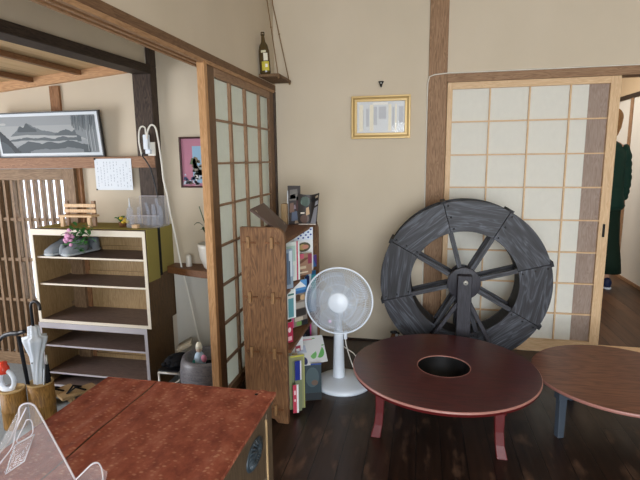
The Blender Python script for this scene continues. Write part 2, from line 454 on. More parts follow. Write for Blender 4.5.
struct(MB().box(LX-.038, LX+.001, -1.145, -1.112, .012, 1.785).build('trim_7', M['postend'], bevel=.002), 'jamb standing in the door track, window light painted into its pale wood', 'jamb')
struct(MB().box(LX-.09, LX, -.03, .005, .012, 1.785).build('trim_8', M['oldpost'], bevel=.002), 'thin dark post in the corner behind the left sliding door', 'post')

# right sliding door (shoji)
d = thing('door_1', 'pale wood sliding paper door with four columns of square panes', 'sliding door', (.66, .04, .028), kind='structure')
f = MB(); f.use(M['shoji']).box(.146, .180, .015, .045, .028, 1.80).box(1.117, 1.176, .015, .045, .028, 1.80)
f.use(M['shojix']).box(.180, 1.117, .015, .045, 1.757, 1.80).box(.180, 1.117, .015, .045, .028, .085)
f.build('frame', None, d, bevel=.002)
f = MB(); f.use(M['shojix'])
rows = [1.548, 1.333, 1.118, .905, .693, .482, .272]
for z in rows: f.box(.180, 1.117, .019, .034, z-.0045, z+.0045)
f.use(M['shoji'])
for x in (.415, .656, .896): f.box(x-.0045, x+.0045, .021, .036, .085, 1.757)
f.build('lattice', None, d)
MB().box(.180, 1.003, .036, .038, .085, 1.757).build('paper', M['paper'], d)
part(MB().box(1.003, 1.117, .036, .046, .085, 1.757).build('backing_panel', M['boardstrip'], d), 'grey-brown board showing at the right edge of the panes')
MB().box(1.140, 1.155, .012, .016, .80, .885).build('door_pull', M['iron'], d, bevel=.002)
# second leaf, stacked behind
d = thing('door_2', 'second sliding paper door standing behind the first one', 'sliding door', (.64, .08, .028), kind='structure')
f = MB(); f.box(.146, .19, .058, .088, .028, 1.80).box(1.06, 1.10, .058, .088, .028, 1.80).box(.19, 1.06, .058, .088, 1.757, 1.80).box(.19, 1.06, .058, .088, .028, .085)
f.build('frame', M['shoji'], d); MB().box(.19, 1.06, .07, .073, .085, 1.757).build('paper', M['paper'], d)

# left sliding door
d = thing('door_3', 'aged sliding paper door in the left wall beside the magazine rack', 'sliding door', (LX-.025, -.57, .012), kind='structure')
f = MB(); f.use(M['stile']).box(LX-.040, LX-.010, -1.105, -1.010, .012, 1.785).box(LX-.040, LX-.008, -.115, -.032, .012, 1.785)
f.use(M['shojiLy']).box(LX-.040, LX-.008, -1.010, -.115, 1.727, 1.785).box(LX-.040, LX-.008, -1.010, -.115, .012, .055)
f.build('frame', None, d, bevel=.002)
f = MB(); f.use(M['shojiLy'])
for z in (1.519, 1.300, 1.082, .866, .650, .432, .215): f.box(LX-.026, LX-.010, -1.010, -.115, z-.0055, z+.0055)
f.use(M['shojiL'])
for y in (-.797, -.567, -.315): f.box(LX-.028, LX-.012, y-.011, y+.011, .055, 1.727)
f.build('lattice', None, d)
MB().box(LX-.031, LX-.028, -1.010, -.115, .055, 1.727).build('paper', M['paperL'], d)

# hall
b = MB().box(2.15, 2.25, .12, 4.2, 0, .08).box(2.17, 2.25, .12, 4.2, .08, 2.7)
struct(b.build('wall_hall', M['plaster_hall']), 'warm plaster wall of the hall', 'wall')
struct(MB().box(-.1, 2.25, 4.1, 4.2, 0, 2.7).build('wall_hall_end', M['plaster_hall']), 'end wall of the hall', 'wall')
struct(MB().box(-.2, -.1, .13, 4.2, 0, 2.7).build('wall_hall_side', M['plaster_hall']), 'left wall of the hall', 'wall')
struct(MB().box(-.1, 2.25, .12, 4.2, 2.5, 2.6).build('ceiling_hall', M['plaster_hall']), 'ceiling of the hall', 'ceiling')
struct(MB().box(2.135, 2.17, .5, 4.1, 1.915, 1.962).build('trim_9', M['oldbeam'], bevel=.002), 'dark rail above the white hall panels', 'rail')
struct(MB().box(2.135, 2.17, 2.40, 2.47, .01, 1.915).build('trim_10', M['post'], bevel=.002), 'brown upright between the white hall panels', 'post')
struct(MB().box(2.145, 2.17, .5, 2.40, .03, 1.915).build('door_4', M['plaster_white']), 'white sliding panel on the hall wall nearer the viewer', 'sliding panel')
struct(MB().box(2.145, 2.17, 2.47, 4.1, .03, 1.915).build('door_5', M['plaster_white']), 'white sliding panel on the hall wall behind the person', 'sliding panel')
struct(MB().box(2.13, 2.17, .5, 4.1, .0, .03).build('baseboard_hall', M['post']), 'thin wooden sill under the hall panels', 'baseboard')

# ---------------------------------------------------------------- entrance area (left)
b = MB().box(-2.55, LX-.09, GY, GY+.1, GF, CEIL); b.box(-4.3, -2.55, GY, GY+.1, 1.27, CEIL); b.box(-4.3, -4.0, GY, GY+.1, GF, 1.27)
struct(b.build('wall_entrance', M['plaster']), 'beige plaster far wall of the entrance with the landscape picture', 'wall')
b = MB().box(-4.3, -4.2, YB, -3.3, GF, CEIL); b.box(-4.3, -4.2, -1.0, GY, GF, CEIL); b.box(-4.3, -4.2, -3.3, -1.0, 1.75, CEIL); b.box(-4.3, -4.2, -3.3, -1.0, GF, -.15)
struct(b.build('wall_entrance_side', M['plaster']), 'outer side wall of the entrance with its doorway', 'wall')
struct(MB().box(-4.3, -1.9, YB-.1, YB, GF, CEIL).build('wall_entrance_front', M['plaster']), 'entrance wall behind the viewer', 'wall')
struct(MB().box(-1.925, -1.848, YB, GY-.08, 1.90, CEIL).build('wall_entrance_upper', M['plaster']), 'plaster above the old black beam', 'wall')
struct(MB().prism([(YB, 1.952-.0157*(GY-YB)), (GY-.08, 1.952), (GY-.08, 1.897), (YB, 1.897-.0157*(GY-YB)-.01)], lambda u, v, d: (d, u, v), -1.935, -1.806).build('trim_11', M['oldbeam'], bevel=.004, origin=(0, 0, 0)), 'old black beam along the entrance ceiling', 'beam')
struct(MB().box(-1.955, -1.816, GY-.078, GY+.02, GF, 1.95).box(-1.846, -1.816, GY-.078, GY+.02, 1.95, CEIL).build('trim_12', M['oldpost'], bevel=.004), 'old black post beside the power outlet', 'post')
# sloping boards under the eaves
def zc(x): return 1.995 + .085*(x+1.97)
b = MB(); b.prism([(-4.2, zc(-4.2)), (-1.97, zc(-1.97)), (-1.97, zc(-1.97)+.03), (-4.2, zc(-4.2)+.03)], lambda u, v, d: (u, d, v), YB, GY)
struct(b.build('ceiling_entrance', M['ceilboard'], origin=(0, 0, 0)), 'pale sloping board ceiling over the entrance', 'ceiling')
b = MB(); b.prism([(-4.2, zc(-4.2)-.065), (-1.97, zc(-1.97)-.065), (-1.97, zc(-1.97)), (-4.2, zc(-4.2))], lambda u, v, d: (u, d, v), GY-.03, GY)
struct(b.build('trim_13', M['frieze'], origin=(0, 0, 0)), 'pale frieze board under the sloping ceiling', 'frieze board')
for i, x in enumerate((-2.40, -2.80, -3.20, -3.60)):
    struct(MB().box(x-.02, x+.02, YB, GY-.03, zc(x)-.035, zc(x)-.002).build('trim_%d' % (14+i), M['rafter'], bevel=.002), 'brown batten under the sloping boards, number %s from the black beam' % ('one', 'two', 'three', 'four')[i], 'batten')
struct(MB().box(-4.2, -1.822, GY-.085, GY+.01, 1.271, 1.350).build('trim_18', M['lintel'], bevel=.003), 'brown lintel shelf carrying the landscape picture', 'lintel')
struct(MB().box(-2.668, -2.588, GY-.02, GY+.01, 1.35, 1.86).build('trim_19', M['lintel_z'], bevel=.002), 'short brown upright above the landscape picture', 'post')
struct(MB().box(-2.498, -2.465, GY-.03, GY+.01, GF, 1.271).build('trim_20', M['lintel_z'], bevel=.002), 'brown door post beside the lattice door', 'post')

# lattice door
d = thing('door_6', 'wooden lattice door with narrow upright bars at the far left', 'lattice door', (-3.2, GY-.03, GF), kind='structure')
f = MB(); f.use(M['latt']).box(-2.60, -2.50, GY-.055, GY-.02, GF, 1.268).box(-4.05, -3.97, GY-.055, GY-.02, GF, 1.268)
f.use(M['lattx']).box(-3.97, -2.60, GY-.055, GY-.02, 1.185, 1.268).box(-3.97, -2.60, GY-.055, GY-.02, GF, -.2)
f.build('frame', None, d, bevel=.002)
f = MB(); x = -2.655
while x > -3.96: f.box(x-.0105, x+.0105, GY-.058, GY-.022, -.2, 1.185); x -= .066
f.build('lattice_bars', M['latt'], d)
f = MB()
for z in (.885, .569, .242, -.05): f.box(-3.97, -2.60, GY-.047, GY-.018, z-.012, z+.012)
f.build('lattice_rails', M['lattx'], d)
MB().box(-3.03, -2.60, GY-.015, GY-.012, .22, 1.185).build('paper_backing', M['frost'], d)
f = MB(); f.box(-3.97, -3.03, GY-.015, GY-.008, .22, 1.185).box(-3.97, -2.60, GY-.015, GY-.008, -.2, .22); f.build('backing_panel', C('6f6452', .7), d)  # opaque board painted dark beige where the backlight of the paper is dim

# ---------------------------------------------------------------- things on the walls
def frame_on_y(b, x0, x1, z0, z1, w, y0, y1, fr):
    b.use(fr); b.box(x0, x1, y0, y1, z0, z0+w); b.box(x0, x1, y0, y1, z1-w, z1); b.box(x0, x0+w, y0, y1, z0+w, z1-w); b.box(x1-w, x1, y0, y1, z0+w, z1-w)
    return b
# gilt certificate frame
t = thing('framed_certificate', 'gilt-framed certificate hanging on the beige back wall', 'picture frame', (-.286, 0, 1.45))
f = MB(); frame_on_y(f, -.484, -.088, 1.450, 1.732, .012, -.022, .010, M['gold']); frame_on_y(f, -.472, -.100, 1.462, 1.720, .010, -.016, .010, M['golddark']); frame_on_y(f, -.462, -.110, 1.472, 1.710, .016, -.020, .010, M['gold'])
f.build('frame', None, t, bevel=.002)
g = MB(); g.use(M['cert']).box(-.447, -.125, -.006, .004, 1.487, 1.695)
g.use(C('efe6cc'))  # pale columns: window reflections painted onto the certificate
for (x0, x1) in ((-.43, -.405), (-.36, -.335), (-.235, -.215), (-.19, -.18)): g.box(x0, x1, -.0066, -.006, 1.50, 1.675)
g.use(C('b9bcc4'))
for (x0, x1, z0, z1) in ((-.425, -.40, 1.515, 1.64), (-.385, -.365, 1.53, 1.65), (-.335, -.31, 1.54, 1.66), (-.30, -.25, 1.58, 1.66), (-.21, -.195, 1.52, 1.655), (-.165, -.135, 1.55, 1.66)): g.box(x0, x1, -.0064, -.006, z0, z1)
g.use(C('f4f1e8')).box(-.34, -.24, -.007, -.006, 1.672, 1.688)
g.build('certificate', None, t)
MB().box(-.447, -.125, -.0095, -.0085, 1.487, 1.695).build('glass', clear('picture_glass', 'ffffff', .03, .12), t)
# ornament hook above
f = MB(); f.prism([(-.305, 1.825), (-.268, 1.825), (-.277, 1.806), (-.280, 1.793), (-.286, 1.786), (-.293, 1.793), (-.296, 1.806)], lambda u, v, d: (u, d, v), -.012, .014)
f.use(M['bolt']).lathe([(.0, .004), (.004, .003), (.006, 0)], (-.286, -.012, 1.812), 12, Matrix.Rotation(PI/2, 3, 'X'))
f.mats[0:0] = []
o = f
o2 = MB(); o2.use(M['iron']); o2.prism([(-.305, 1.825), (-.268, 1.825), (-.277, 1.806), (-.280, 1.793), (-.286, 1.786), (-.293, 1.793), (-.296, 1.806)], lambda u, v, d: (u, d, v), -.010, .014)
o2.use(M['bolt']).lathe([(.006, 0), (.004, .003), (.001, .004)], (-.286, -.010, 1.812), 12, Matrix.Rotation(PI/2, 3, 'X'))
tag(o2.build('picture_hook'), 'small black triangular hook above the gilt frame', 'hook')

# white cable along the lintel and down the post
pts = [(3.1, -.004, 1.857), (1.8, -.004, 1.857), (.9, -.004, 1.855), (.35, -.004, 1.856), (.15, -.006, 1.857), (.06, -.006, 1.850), (.030, -.006, 1.840), (.019, -.004, 1.80), (.018, .006, 1.7), (.017, .006, 1.1), (.016, .006, .3), (.016, .006, .06)]
tag(MB().tube(pts, .0035, 6).build('cable', M['whitecord']), 'thin white cable running along the lintel and down the brown post', 'cable')

# swing shelf with bottle
t = thing('hanging_shelf', 'small old board shelf hung on ropes high in the corner', 'shelf', (-.965, -.19, 1.832))
MB().box(-1.028, -.895, -.335, -.05, 1.832, 1.850).build('board', M['shelfold'], t, bevel=.003)
for y, tp in ((-.325, (-1.024, -.140, 2.36)), (-.062, (-1.024, -.012, 2.36))):
    a = Vector((-.902, y, 1.826)); c = Vector(tp); e = c + (c-a)*0.35; e.x = -1.027; e.y = min(e.y, -.01)
    MB().tube([a, a.lerp(c, .5), c, e], .0032, 6).ellipsoid(a, .008, .008, .008, 8, 6).ellipsoid(a.lerp(c, .62), .006, .006, .007, 8, 6).build('rope', M['rope'], t)
t = thing('bottle', 'tall flat brown bottle with pale and yellow label on the hanging shelf', 'bottle', (-.985, -.285, 1.85))
bx0, by0 = -.990, -.312
prof = [(.031, 0), (.035, .01), (.034, .14), (.026, .175), (.014, .195), (.010, .225), (.010, .238)]
MB().lathe(prof, (bx0, by0, 1.851), 24, sx=1.0, sy=.75).build('body', M['glassbrown'], t)
MB().lathe([(.0125, .235), (.0125, .252), (.009, .255)], (bx0, by0, 1.851), 16).build('cap', M['glassbrown'], t)
f = MB()
for (z0, z1, c_, a0, a1) in ((1.870, 1.925, 'c3b53e', -1.9, -.5), (1.93, 1.975, 'ddd8c4', -1.5, -.7), (1.978, 1.992, 'c9c4a6', -1.9, -1.0), (1.89, 1.91, 'e4e0d2', -1.3, -.8)):
    f.use(C(c_))
    for i in range(6):
        q0 = a0+(a1-a0)*i/6; q1 = a0+(a1-a0)*(i+1)/6; rr = .0357
        f.quad(*[(bx0+rr*math.cos(q), by0+rr*.76*math.sin(q), z) for q, z in ((q0, z0), (q1, z0), (q1, z1), (q0, z1))])
f.build('label', None, t)
t.rotation_euler = (0, -.05, 0)

# landscape picture leaning forward on the lintel
PZ0 = 1.352; PW0, PW1 = -3.125, -2.222
t = thing('landscape_picture', 'grey ink landscape of mountains and mist in black frame on the lintel', 'picture', (-2.74, GY-.055, PZ0))
H = .325; ang = math.atan2(.035, H)
def pic(u, v, d):    # u along x, v up the picture, d out towards the viewer
    return (u, GY-.05 - v*math.sin(ang) - d*math.cos(ang), PZ0 + v*math.cos(ang) - d*math.sin(ang))
def prect(b, u0, u1, v0, v1, d0, d1): b.prism([(u0, v0), (u1, v0), (u1, v1), (u0, v1)], pic, d0, d1)
f = MB()
for r in ((PW0, PW1, 0, .010), (PW0, PW1, H-.010, H), (PW0, PW0+.010, .01, H-.01), (PW1-.010, PW1, .01, H-.01)): prect(f, *r, 0, .022)
prect(f, PW0, PW1, .0, H, -.004, 0)
f.build('frame', M['black'], t)
f = MB(); prect(f, PW0+.01, PW1-.01, .01, H-.01, 0, .006); f.build('mount', C('cfd6dd'), t)
I0, I1, J0, J1 = PW0+.04, PW1-.045, .032, H-.03
W = I1-I0; K = J1-J0
def ink(h):
    k = 'ink_' + h
    if k not in COLORS: COLORS[k] = plain(k, tuple(int(h[q:q+2], 16)/255*.82 for q in (0, 2, 4)), .5, .3, var=.1, scale=70)
    return COLORS[k]
f = MB(); f.use(ink('a7adb2')); prect(f, I0, I1, J0, J1, .006, .0065)
f.use(ink('b9bec1')); prect(f, I0, I1, J0+K*.35, J0+K*.75, .0065, .0067)
def ridge(col, pts, d):
    f.use(ink(col)); f.prism([(I0+W*p, J0+K*q) for p, q in pts], pic, .0065, d)
def hill(col, pts, low, d, n=40, rough=.012):
    """jagged ridge line through pts, closed along low"""
    out = []
    for i in range(n+1):
        x = pts[0][0] + (pts[-1][0]-pts[0][0])*i/n
        for (a, b_), (c, e) in zip(pts, pts[1:]):
            if a <= x <= c: y = b_ + (e-b_)*(x-a)/max(c-a, 1e-6); break
        out.append((x, max(0, min(1, y + rough*random.uniform(-1, 1)))))
    ridge(col, out + [(pts[-1][0], low), (pts[0][0], low)], d)
ridge('c9cdcf', [(.055+.035*math.cos(k*PI/6), .80+.035*math.sin(k*PI/6)) for k in range(12)], .0069)
hill('737c82', [(.12, .48), (.19, .62), (.23, .76), (.27, .70), (.305, .84), (.37, .72), (.46, .62), (.60, .55), (.66, .52)], .46, .0070)
hill('4b555c', [(.20, .60), (.235, .75), (.265, .68), (.305, .83), (.33, .76), (.36, .69), (.40, .64)], .58, .0072, 20)
hill('5d676e', [(.58, .50), (.66, .60), (.70, .63), (.76, .56), (.82, .70), (.90, .85)], .42, .0072, 24)
hill('c2c6c8', [(.08, .46), (.3, .50), (.6, .47), (.8, .46)], .36, .0074, 20, .006)
hill('5b666d', [(.10, .36), (.20, .40), (.28, .43), (.38, .41), (.48, .44), (.57, .38), (.66, .46), (.74, .40), (.84, .44)], .30, .0076)
hill('b3b9bd', [(.08, .32), (.3, .36), (.55, .32), (.8, .34)], .22, .0078, 20, .008)
hill('4e5960', [(.14, .10), (.22, .22), (.30, .34), (.37, .30), (.44, .24), (.52, .32), (.62, .25), (.72, .34), (.84, .24), (.92, .2)], .0, .0080)
hill('878f95', [(.30, .05), (.42, .12), (.55, .09), (.7, .15), (.85, .08)], .0, .0081, 24)
hill('2f3940', [(.0, .66), (.04, .55), (.08, .42), (.12, .30), (.16, .16), (.20, .04)], .0, .0084, 24, .02)
hill('525d65', [(.0, .35), (.06, .28), (.11, .12), (.13, .02)], .0, .0085, 16, .02)
ridge('939ba0', [(.80, .5), (.78, .75), (.76, .93), (.84, 1), (1, 1), (1, 0), (.93, .0), (.90, .35)], .0083)
for k in range(26):
    a = .765+.0088*k+random.uniform(-.004, .004); h_ = random.uniform(.55, .8)
    ridge(random.choice(('4d575e', '6b757c', '838c92')), [(a, h_), (a+.006, h_-.02), (a+.018, .99-random.random()*.06), (a+.008, 1)], .0085+.0001*(k % 3))
for k in range(9):
    a = .90+.011*k; ridge(('cdd2d5', '69737a', '8b949a')[k % 3], [(a, .04), (a+.004, .04), (a+.004, .62), (a, .6)], .0088)
f.build('print', None, t)

# notice sheet pinned to the lintel
t = thing('notice_sheet', 'white handwritten notice hanging from the lintel right of the landscape picture', 'sheet', (-2.15, GY-.09, 1.115))
f = MB(); f.use(C('dfe6ee', .7)).box(-2.295, -2.003, GY-.0885, GY-.087, 1.115, 1.336)
f.use(C('aab3c0'))
for i in range(11):
    x = -2.275 + .0255*i
    z = 1.315
    while z > 1.14:
        ln = .006 + .010*random.random()
        if random.random() < .8: f.quad((x, GY-.0887, z-ln), (x+.004+.004*random.random(), GY-.0887, z-ln), (x+.005, GY-.0887, z), (x, GY-.0887, z))
        z -= ln + .004 + .006*random.random()
f.build('paper_sheet', None, t)
MB().ellipsoid((-2.291, GY-.09, 1.335), .008, .005, .008, 8, 6).build('pin', M['iron'], t)
MB().ellipsoid((-2.291, GY-.09, 1.118), .006, .004, .006, 8, 6).build('pin', M['iron'], t)

# outlet with plugs and cords on the black post
t = thing('power_outlet', 'white wall outlet on the old black post above the lintel', 'outlet', (-1.84, GY-.09, 1.352))
MB().box(-1.868, -1.812, GY-.090, GY-.078, 1.352, 1.445).build('plate', M['whitecord'], t, bevel=.003)
pl = MB().box(-1.878, -1.843, GY-.125, GY-.090, 1.395, 1.495).build('adapter', M['white'], t, bevel=.005)
MB().box(-1.872, -1.835, GY-.115, GY-.090, 1.365, 1.395).build('plug', M['white'], t, bevel=.004)
LOOP = [(-1.862, GY-.11, 1.485), (-1.863, GY-.11, 1.539), (-1.890, GY-.11, 1.549), (-1.909, GY-.11, 1.52), (-1.916, GY-.11, 1.446), (-1.908, GY-.10, 1.352)]
pts = [(-1.850, GY-.12, 1.465), (-1.83, GY-.13, 1.524), (-1.805, GY-.13, 1.556), (-1.776, GY-.13, 1.543), (-1.762, GY-.13, 1.483), (-1.745, GY-.13, 1.318), (-1.738, GY-.13, 1.187), (-1.719, GY-.13, 1.084), (-1.705, GY-.13, .967), (-1.678, GY-.13, .806), (-1.651, GY-.13, .629), (-1.616, GY-.13, .45), (-1.576, GY-.13, .232), (-1.535, GY-.13, .01), (-1.50, GY-.12, -.2), (-1.47, GY-.1, GF+.01)]
def smooth(pts, k=6):
    P = [Vector(p) for p in pts]; out = []
    for i in range(len(P)-1):
        p0, p1, p2, p3 = P[max(i-1, 0)], P[i], P[i+1], P[min(i+2, len(P)-1)]
        for j in range(k):
            t_ = j/k
            out.append(.5*((2*p1) + (p2-p0)*t_ + (2*p0-5*p1+4*p2-p3)*t_*t_ + (3*p1-p0-3*p2+p3)*t_**3))
    out.append(P[-1]); return out
tag(MB().tube(smooth(LOOP), .0055, 8).build('charger_cord', M['whitecord']), 'short white cord looping left from the outlet to the lintel', 'cord')
tag(MB().tube(smooth(pts), .006, 8).build('extension_cord', M['whitecord']), 'long white cord hanging from the outlet down to the stone brazier', 'cord')
tag(MB().tube(smooth([(-1.872, GY-.10, 1.378), (-1.900, GY-.11, 1.358), (-1.885, GY-.105, 1.33), (-1.868, GY-.10, 1.30), (-1.846, GY-.10, 1.255), (-1.823, GY-.10, 1.151), (-1.808, GY-.10, 1.06)]), .0045, 6).build('black_cord', M['black']), 'thin black cord hanging from the outlet along the black post', 'cord')

# pink framed picture
t = thing('framed_print', 'dark-framed picture with pink mount half hidden behind the door jamb', 'picture', (-1.52, GY, 1.13))
f = MB(); frame_on_y(f, -1.668, -1.37, 1.128, 1.478, .012, GY-.022, GY, M['wallnut']); f.build('frame', None, t, bevel=.002)
MB().box(-1.656, -1.382, GY-.008, GY-.001, 1.14, 1.466).build('mount', M['matpink'], t)
f = MB(); f.use(C('8fb3cf')).box(-1.575, -1.44, GY-.0095, GY-.008, 1.16, 1.415)
for k in range(26):
    x = -1.575+random.random()*.12; z = 1.19+random.random()*.16; s_ = .01+.02*random.random()
    f.use(C(random.choice(['5c6a4c', '7b6d57', '3f4c46', '8b8478', '9aa5a0']))); f.prism([(x-s_, z-s_*.6), (x+s_, z-s_*.7), (x+s_*.6, z+s_*.7), (x-s_*.4, z+s_)], lambda u, v, d: (u, d, v), GY-.0105, GY-.0095)
for k in range(46):
    x = -1.645+random.random()*.24; z = 1.152+random.random()*.07; s_ = .006+.013*random.random()
    f.use(C(random.choice(['3a4a6a', 'd9d9df', 'b8c3d4', '6d5c52', '8a93a8', '262f45', 'ece7e2']))); f.prism([(x-s_, z-s_*.6), (x+s_, z-s_*.5), (x+s_*.5, z+s_*.7), (x-s_*.6, z+s_*.8)], lambda u, v, d: (u, d, v), GY-.0115, GY-.0105)
f.build('print', None, t)

# ---------------------------------------------------------------- shelf, plant, brazier behind the jamb
struct(MB().box(-1.765, LX-.1, GY-.02, GY, GF, .53).build('wall_entrance_ledge', M['plaster_white']), 'pale lower wall under the brown wall shelf', 'wall')
f = MB(); poly = [(-1.76, GY), (-1.76, GY-.12)] + [(-1.76+.62*i/10, GY-.12-.13*math.sin(PI*.5*min(1, i/8))) for i in range(1, 11)] + [(-1.14, GY)]
f.prism(poly, lambda u, v, d: (u, v, d), .531, .579)
tag(f.build('wall_shelf', M['racky'], bevel=.003), 'dark brown curved board shelf on the pale ledge behind the jamb', 'shelf')
t = thing('potted_plant', 'white ceramic pot with a dark green orchid half behind the door jamb', 'potted plant', (-1.405, GY-.13, .580))
MB().lathe([(.05, 0), (.06, .01), (.085, .08), (.095, .15), (.098, .175), (.09, .175), (.085, .16), (.001, .155)], (-1.405, GY-.13, .580), 28).build('pot', M['potwhite'], t)
f = MB()
def leafblade(b, base_, d, L, w, up=.5, seg=6):
    base_ = Vector(base_); d = Vector(d).normalized(); side = d.cross(Vector((0, 0, 1))).normalized()
    k = None; b.smooth = True
    for i in range(seg+1):
        s_ = i/seg; p = base_ + d*L*s_ + Vector((0, 0, 1))*(up*L*(s_-s_*s_*.9)); ww = w*math.sin(PI*(.08+.9*s_))
        a = b.add([p-side*ww, p+Vector((0, 0, -.004)), p+side*ww])
        if k is not None: b.face(k, k+1, a+1, a); b.face(k+1, k+2, a+2, a+1)
        k = a
    b.smooth = False
for (dx, dy, L, u_) in ((-.5, -.3, .16, 1.9), (.6, -.2, .16, 1.5), (-.1, -.6, .14, 1.8), (.1, .3, .15, 2.2), (-.6, .1, .12, 1.6)): leafblade(f, (-1.405, GY-.13, .744), (dx, dy, .6), L, .022, u_)
f.build('leaves', M['leafdark'], t)
MB().tube(smooth([(-1.41, GY-.13, .744), (-1.43, GY-.14, .85), (-1.46, GY-.15, .96), (-1.475, GY-.15, 1.01)]), .0035, 6).build('stem', M['leafdark'], t)
f = MB().lathe([(.020, 0), (.021, .002), (.020, .075), (.017, .08), (.004, .085)], (-1.60, GY-.10, .580), 16)
tag(f.build('candle', M['potwhite']), 'small white cylinder standing on the brown wall shelf', 'ornament')

# brazier pot
BX, BY = -1.295, -.70
t = thing('brazier', 'large round grey wooden brazier on the entrance floor behind the jamb', 'brazier', (BX, BY, GF))
MB().lathe([(.13, 0), (.155, .03), (.172, .12), (.178, .22), (.176, .32), (.168, .38), (.158, .408), (.140, .412), (.128, .40), (.124, .34)], (BX, BY, GF), 40).build('body', M['stone'], t)
MB().lathe([(.126, .330), (.06, .345), (.001, .35)], (BX, BY, GF), 30).build('ash', M['ash'], t)
MB().lathe([(.1785, .255), (.1805, .26), (.1785, .265)], (BX, BY, GF), 40).build('band', M['iron'], t)
t = thing('figurine', 'little white-capped figurine with blue and pink clothes standing in the brazier', 'figurine', (BX-.05, BY-.02, GF+.345))
c0 = Vector((BX-.05, BY-.02, GF+.345))
MB().loft([(c0, .034, .03), (c0+Vector((0, 0, .03)), .042, .036), (c0+Vector((0, 0, .075)), .026, .024), (c0+Vector((0, 0, .09)), .012, .012)], 16).build('body', C('bcd3ea'), t)
MB().ellipsoid(c0+Vector((0, 0, .106)), .020, .020, .021).build('head', C('d8bfa8'), t)
MB().lathe([(.021, .112), (.019, .13), (.012, .15), (.002, .153)], c0, 14).build('hat', C('efe9d6'), t)
MB().ellipsoid(c0+Vector((.035, -.012, .05)), .02, .014, .026).build('pink_sleeve', C('d98aa5'), t)
MB().ellipsoid(c0+Vector((-.022, -.024, .025)), .016, .012, .02).build('teal_sleeve', C('3fb3b3'), t)
MB().ellipsoid(c0+Vector((.022, -.028, .012)), .018, .010, .012).build('yellow_foot', C('d8d23a'), t)
# low metal rack with bag and board
t = thing('metal_stool', 'low steel-tube stand left of the brazier', 'stand', (-1.56, -.60, GF))
f = MB()
for x in (-1.66, -1.50):
    f.tube([(x, -.68, GF), (x, -.68, -.05), (x, -.42, -.05), (x, -.42, GF)], .008, 8)
for y in (-.68, -.42): f.tube([(-1.66, y, -.05), (-1.50, y, -.05)], .008, 8)
f.tube([(-1.66, -.68, -.2), (-1.50, -.68, -.08)], .006, 8)
f.build('tube_frame', M['bolt'], t)
MB().box(-1.665, -1.525, -.68, -.42, -.041, -.032).build('top', M['black'], t, bevel=.002)
c0 = Vector((-1.585, -.57, -.032)); f = MB()
f.loft([(c0, .07, .075), (c0+Vector((0, 0, .03)), .085, .09), (c0+Vector((0.01, 0, .055)), .065, .07), (c0+Vector((.01, 0, .07)), .03, .03)], 16)
for k in range(7): f.ellipsoid(c0+Vector((random.uniform(-.05, .05), random.uniform(-.08, -.02), random.uniform(.02, .06))), .022, .018, .014)
tag(f.build('cable_bundle', M['blackmat']), 'tangle of black bags and cables on the steel stand', 'bag')
f = MB(); T = Matrix.Translation((-1.60, -.42, .045)) @ Matrix.Rotation(-.45, 4, 'Y') @ Matrix.Rotation(.5, 4, 'Z')
f.box(-.05, .05, -.13, .13, -.012, .012, T)
tag(f.build('folded_fan_box', C('b1a58e'), bevel=.004), 'flat beige box leaning above the black bundle behind the brazier', 'box')

# ---------------------------------------------------------------- shoe cabinets
CX0, CX1, CY0, CY1 = -2.655, -1.772, -.552, -.205
def cabinet(name, label, z0, z1, shelves, edge, x0, x1, topt, side):
    t = thing(name, label, 'cabinet', ((x0+x1)/2, (CY0+CY1)/2, z0))
    b = MB(); e = .022
    b.use(side).box(x0, x0+e, CY0+.004, CY1, z0, z1-topt).box(x1-e, x1, CY0+.004, CY1, z0, z1-topt)
    b.use(M['shelfboard']).box(x0+e, x1-e, CY0+.004, CY1, z0, z0+e)
    b.use(side).box(x0, x1, CY0+.004, CY1, z1-topt, z1)
    b.use(edge).box(x0, x0+e, CY0, CY0+.004, z0, z1).box(x1-e, x1, CY0, CY0+.004, z0, z1).box(x0+e, x1-e, CY0, CY0+.004, z0, z0+e).box(x0+e, x1-e, CY0, CY0+.004, z1-topt, z1)
    b.build('body', None, t)
    MB().box(x0+e, x1-e, CY1-.012, CY1-.004, z0+e, z1-topt).build('back_panel', M['cab'], t)
    for i in (0, 1):
        xx = x0+e if i == 0 else x1-e-.002
        MB().box(xx, xx+.002, CY0+.006, CY1-.012, z0+e, z1-topt).build('inner_lining', M['cab'], t)
    for z, y0 in shelves:
        f = MB(); f.use(M['shelfboard']).box(x0+e+.002, x1-e-.002, y0+.004, CY1-.012, z-.012, z)
        f.use(edge).box(x0+e+.002, x1-e-.002, y0, y0+.004, z-.012, z).use(M['cab']).box(x0+e+.002, x1-e-.002, CY1-.024, CY1-.012, z, z+.03)
        f.build('shelf', None, t)
    return t
cabinet('shoe_cabinet', 'open shoe cabinet with pale edges stacked on top, holding grey slippers', .192, .862, ((.668, CY0+.02), (.474, CY0+.02)), M['edge'], CX0, CX1, .040, M['cabside'])
cabinet('shoe_cabinet', 'lower open shoe cabinet with grey edges under the pale-edged one', GF, .190, ((.020, CY0+.012), (-.188, CY0+.012)), M['edgelow'], CX0-.01, CX1-.035, .040, M['cabside'])

# green runner draped over the top and right side
f = MB(); z = .863
f.box(CX0+.02, CX1+.004, CY0+.06, CY1, z, z+.004)
f.box(CX1, CX1+.005, CY0+.015, CY0+.15, .515, z+.004).box(CX1, CX1+.005, CY0+.185, CY1+.0, .545, z+.004)
o = tag(f.build('table_runner', M['green']), 'olive green runner over the cabinet top hanging in two strips down its side', 'runner')
f = MB()
f.box(CX1+.001, CX1+.004, CY0+.150, CY0+.185, .53, z+.003)  # black strip added to show the gap between the green strips
part(f.build('black_gap_strip', M['blackmat'], o), 'narrow black strip filling the gap between the green strips')

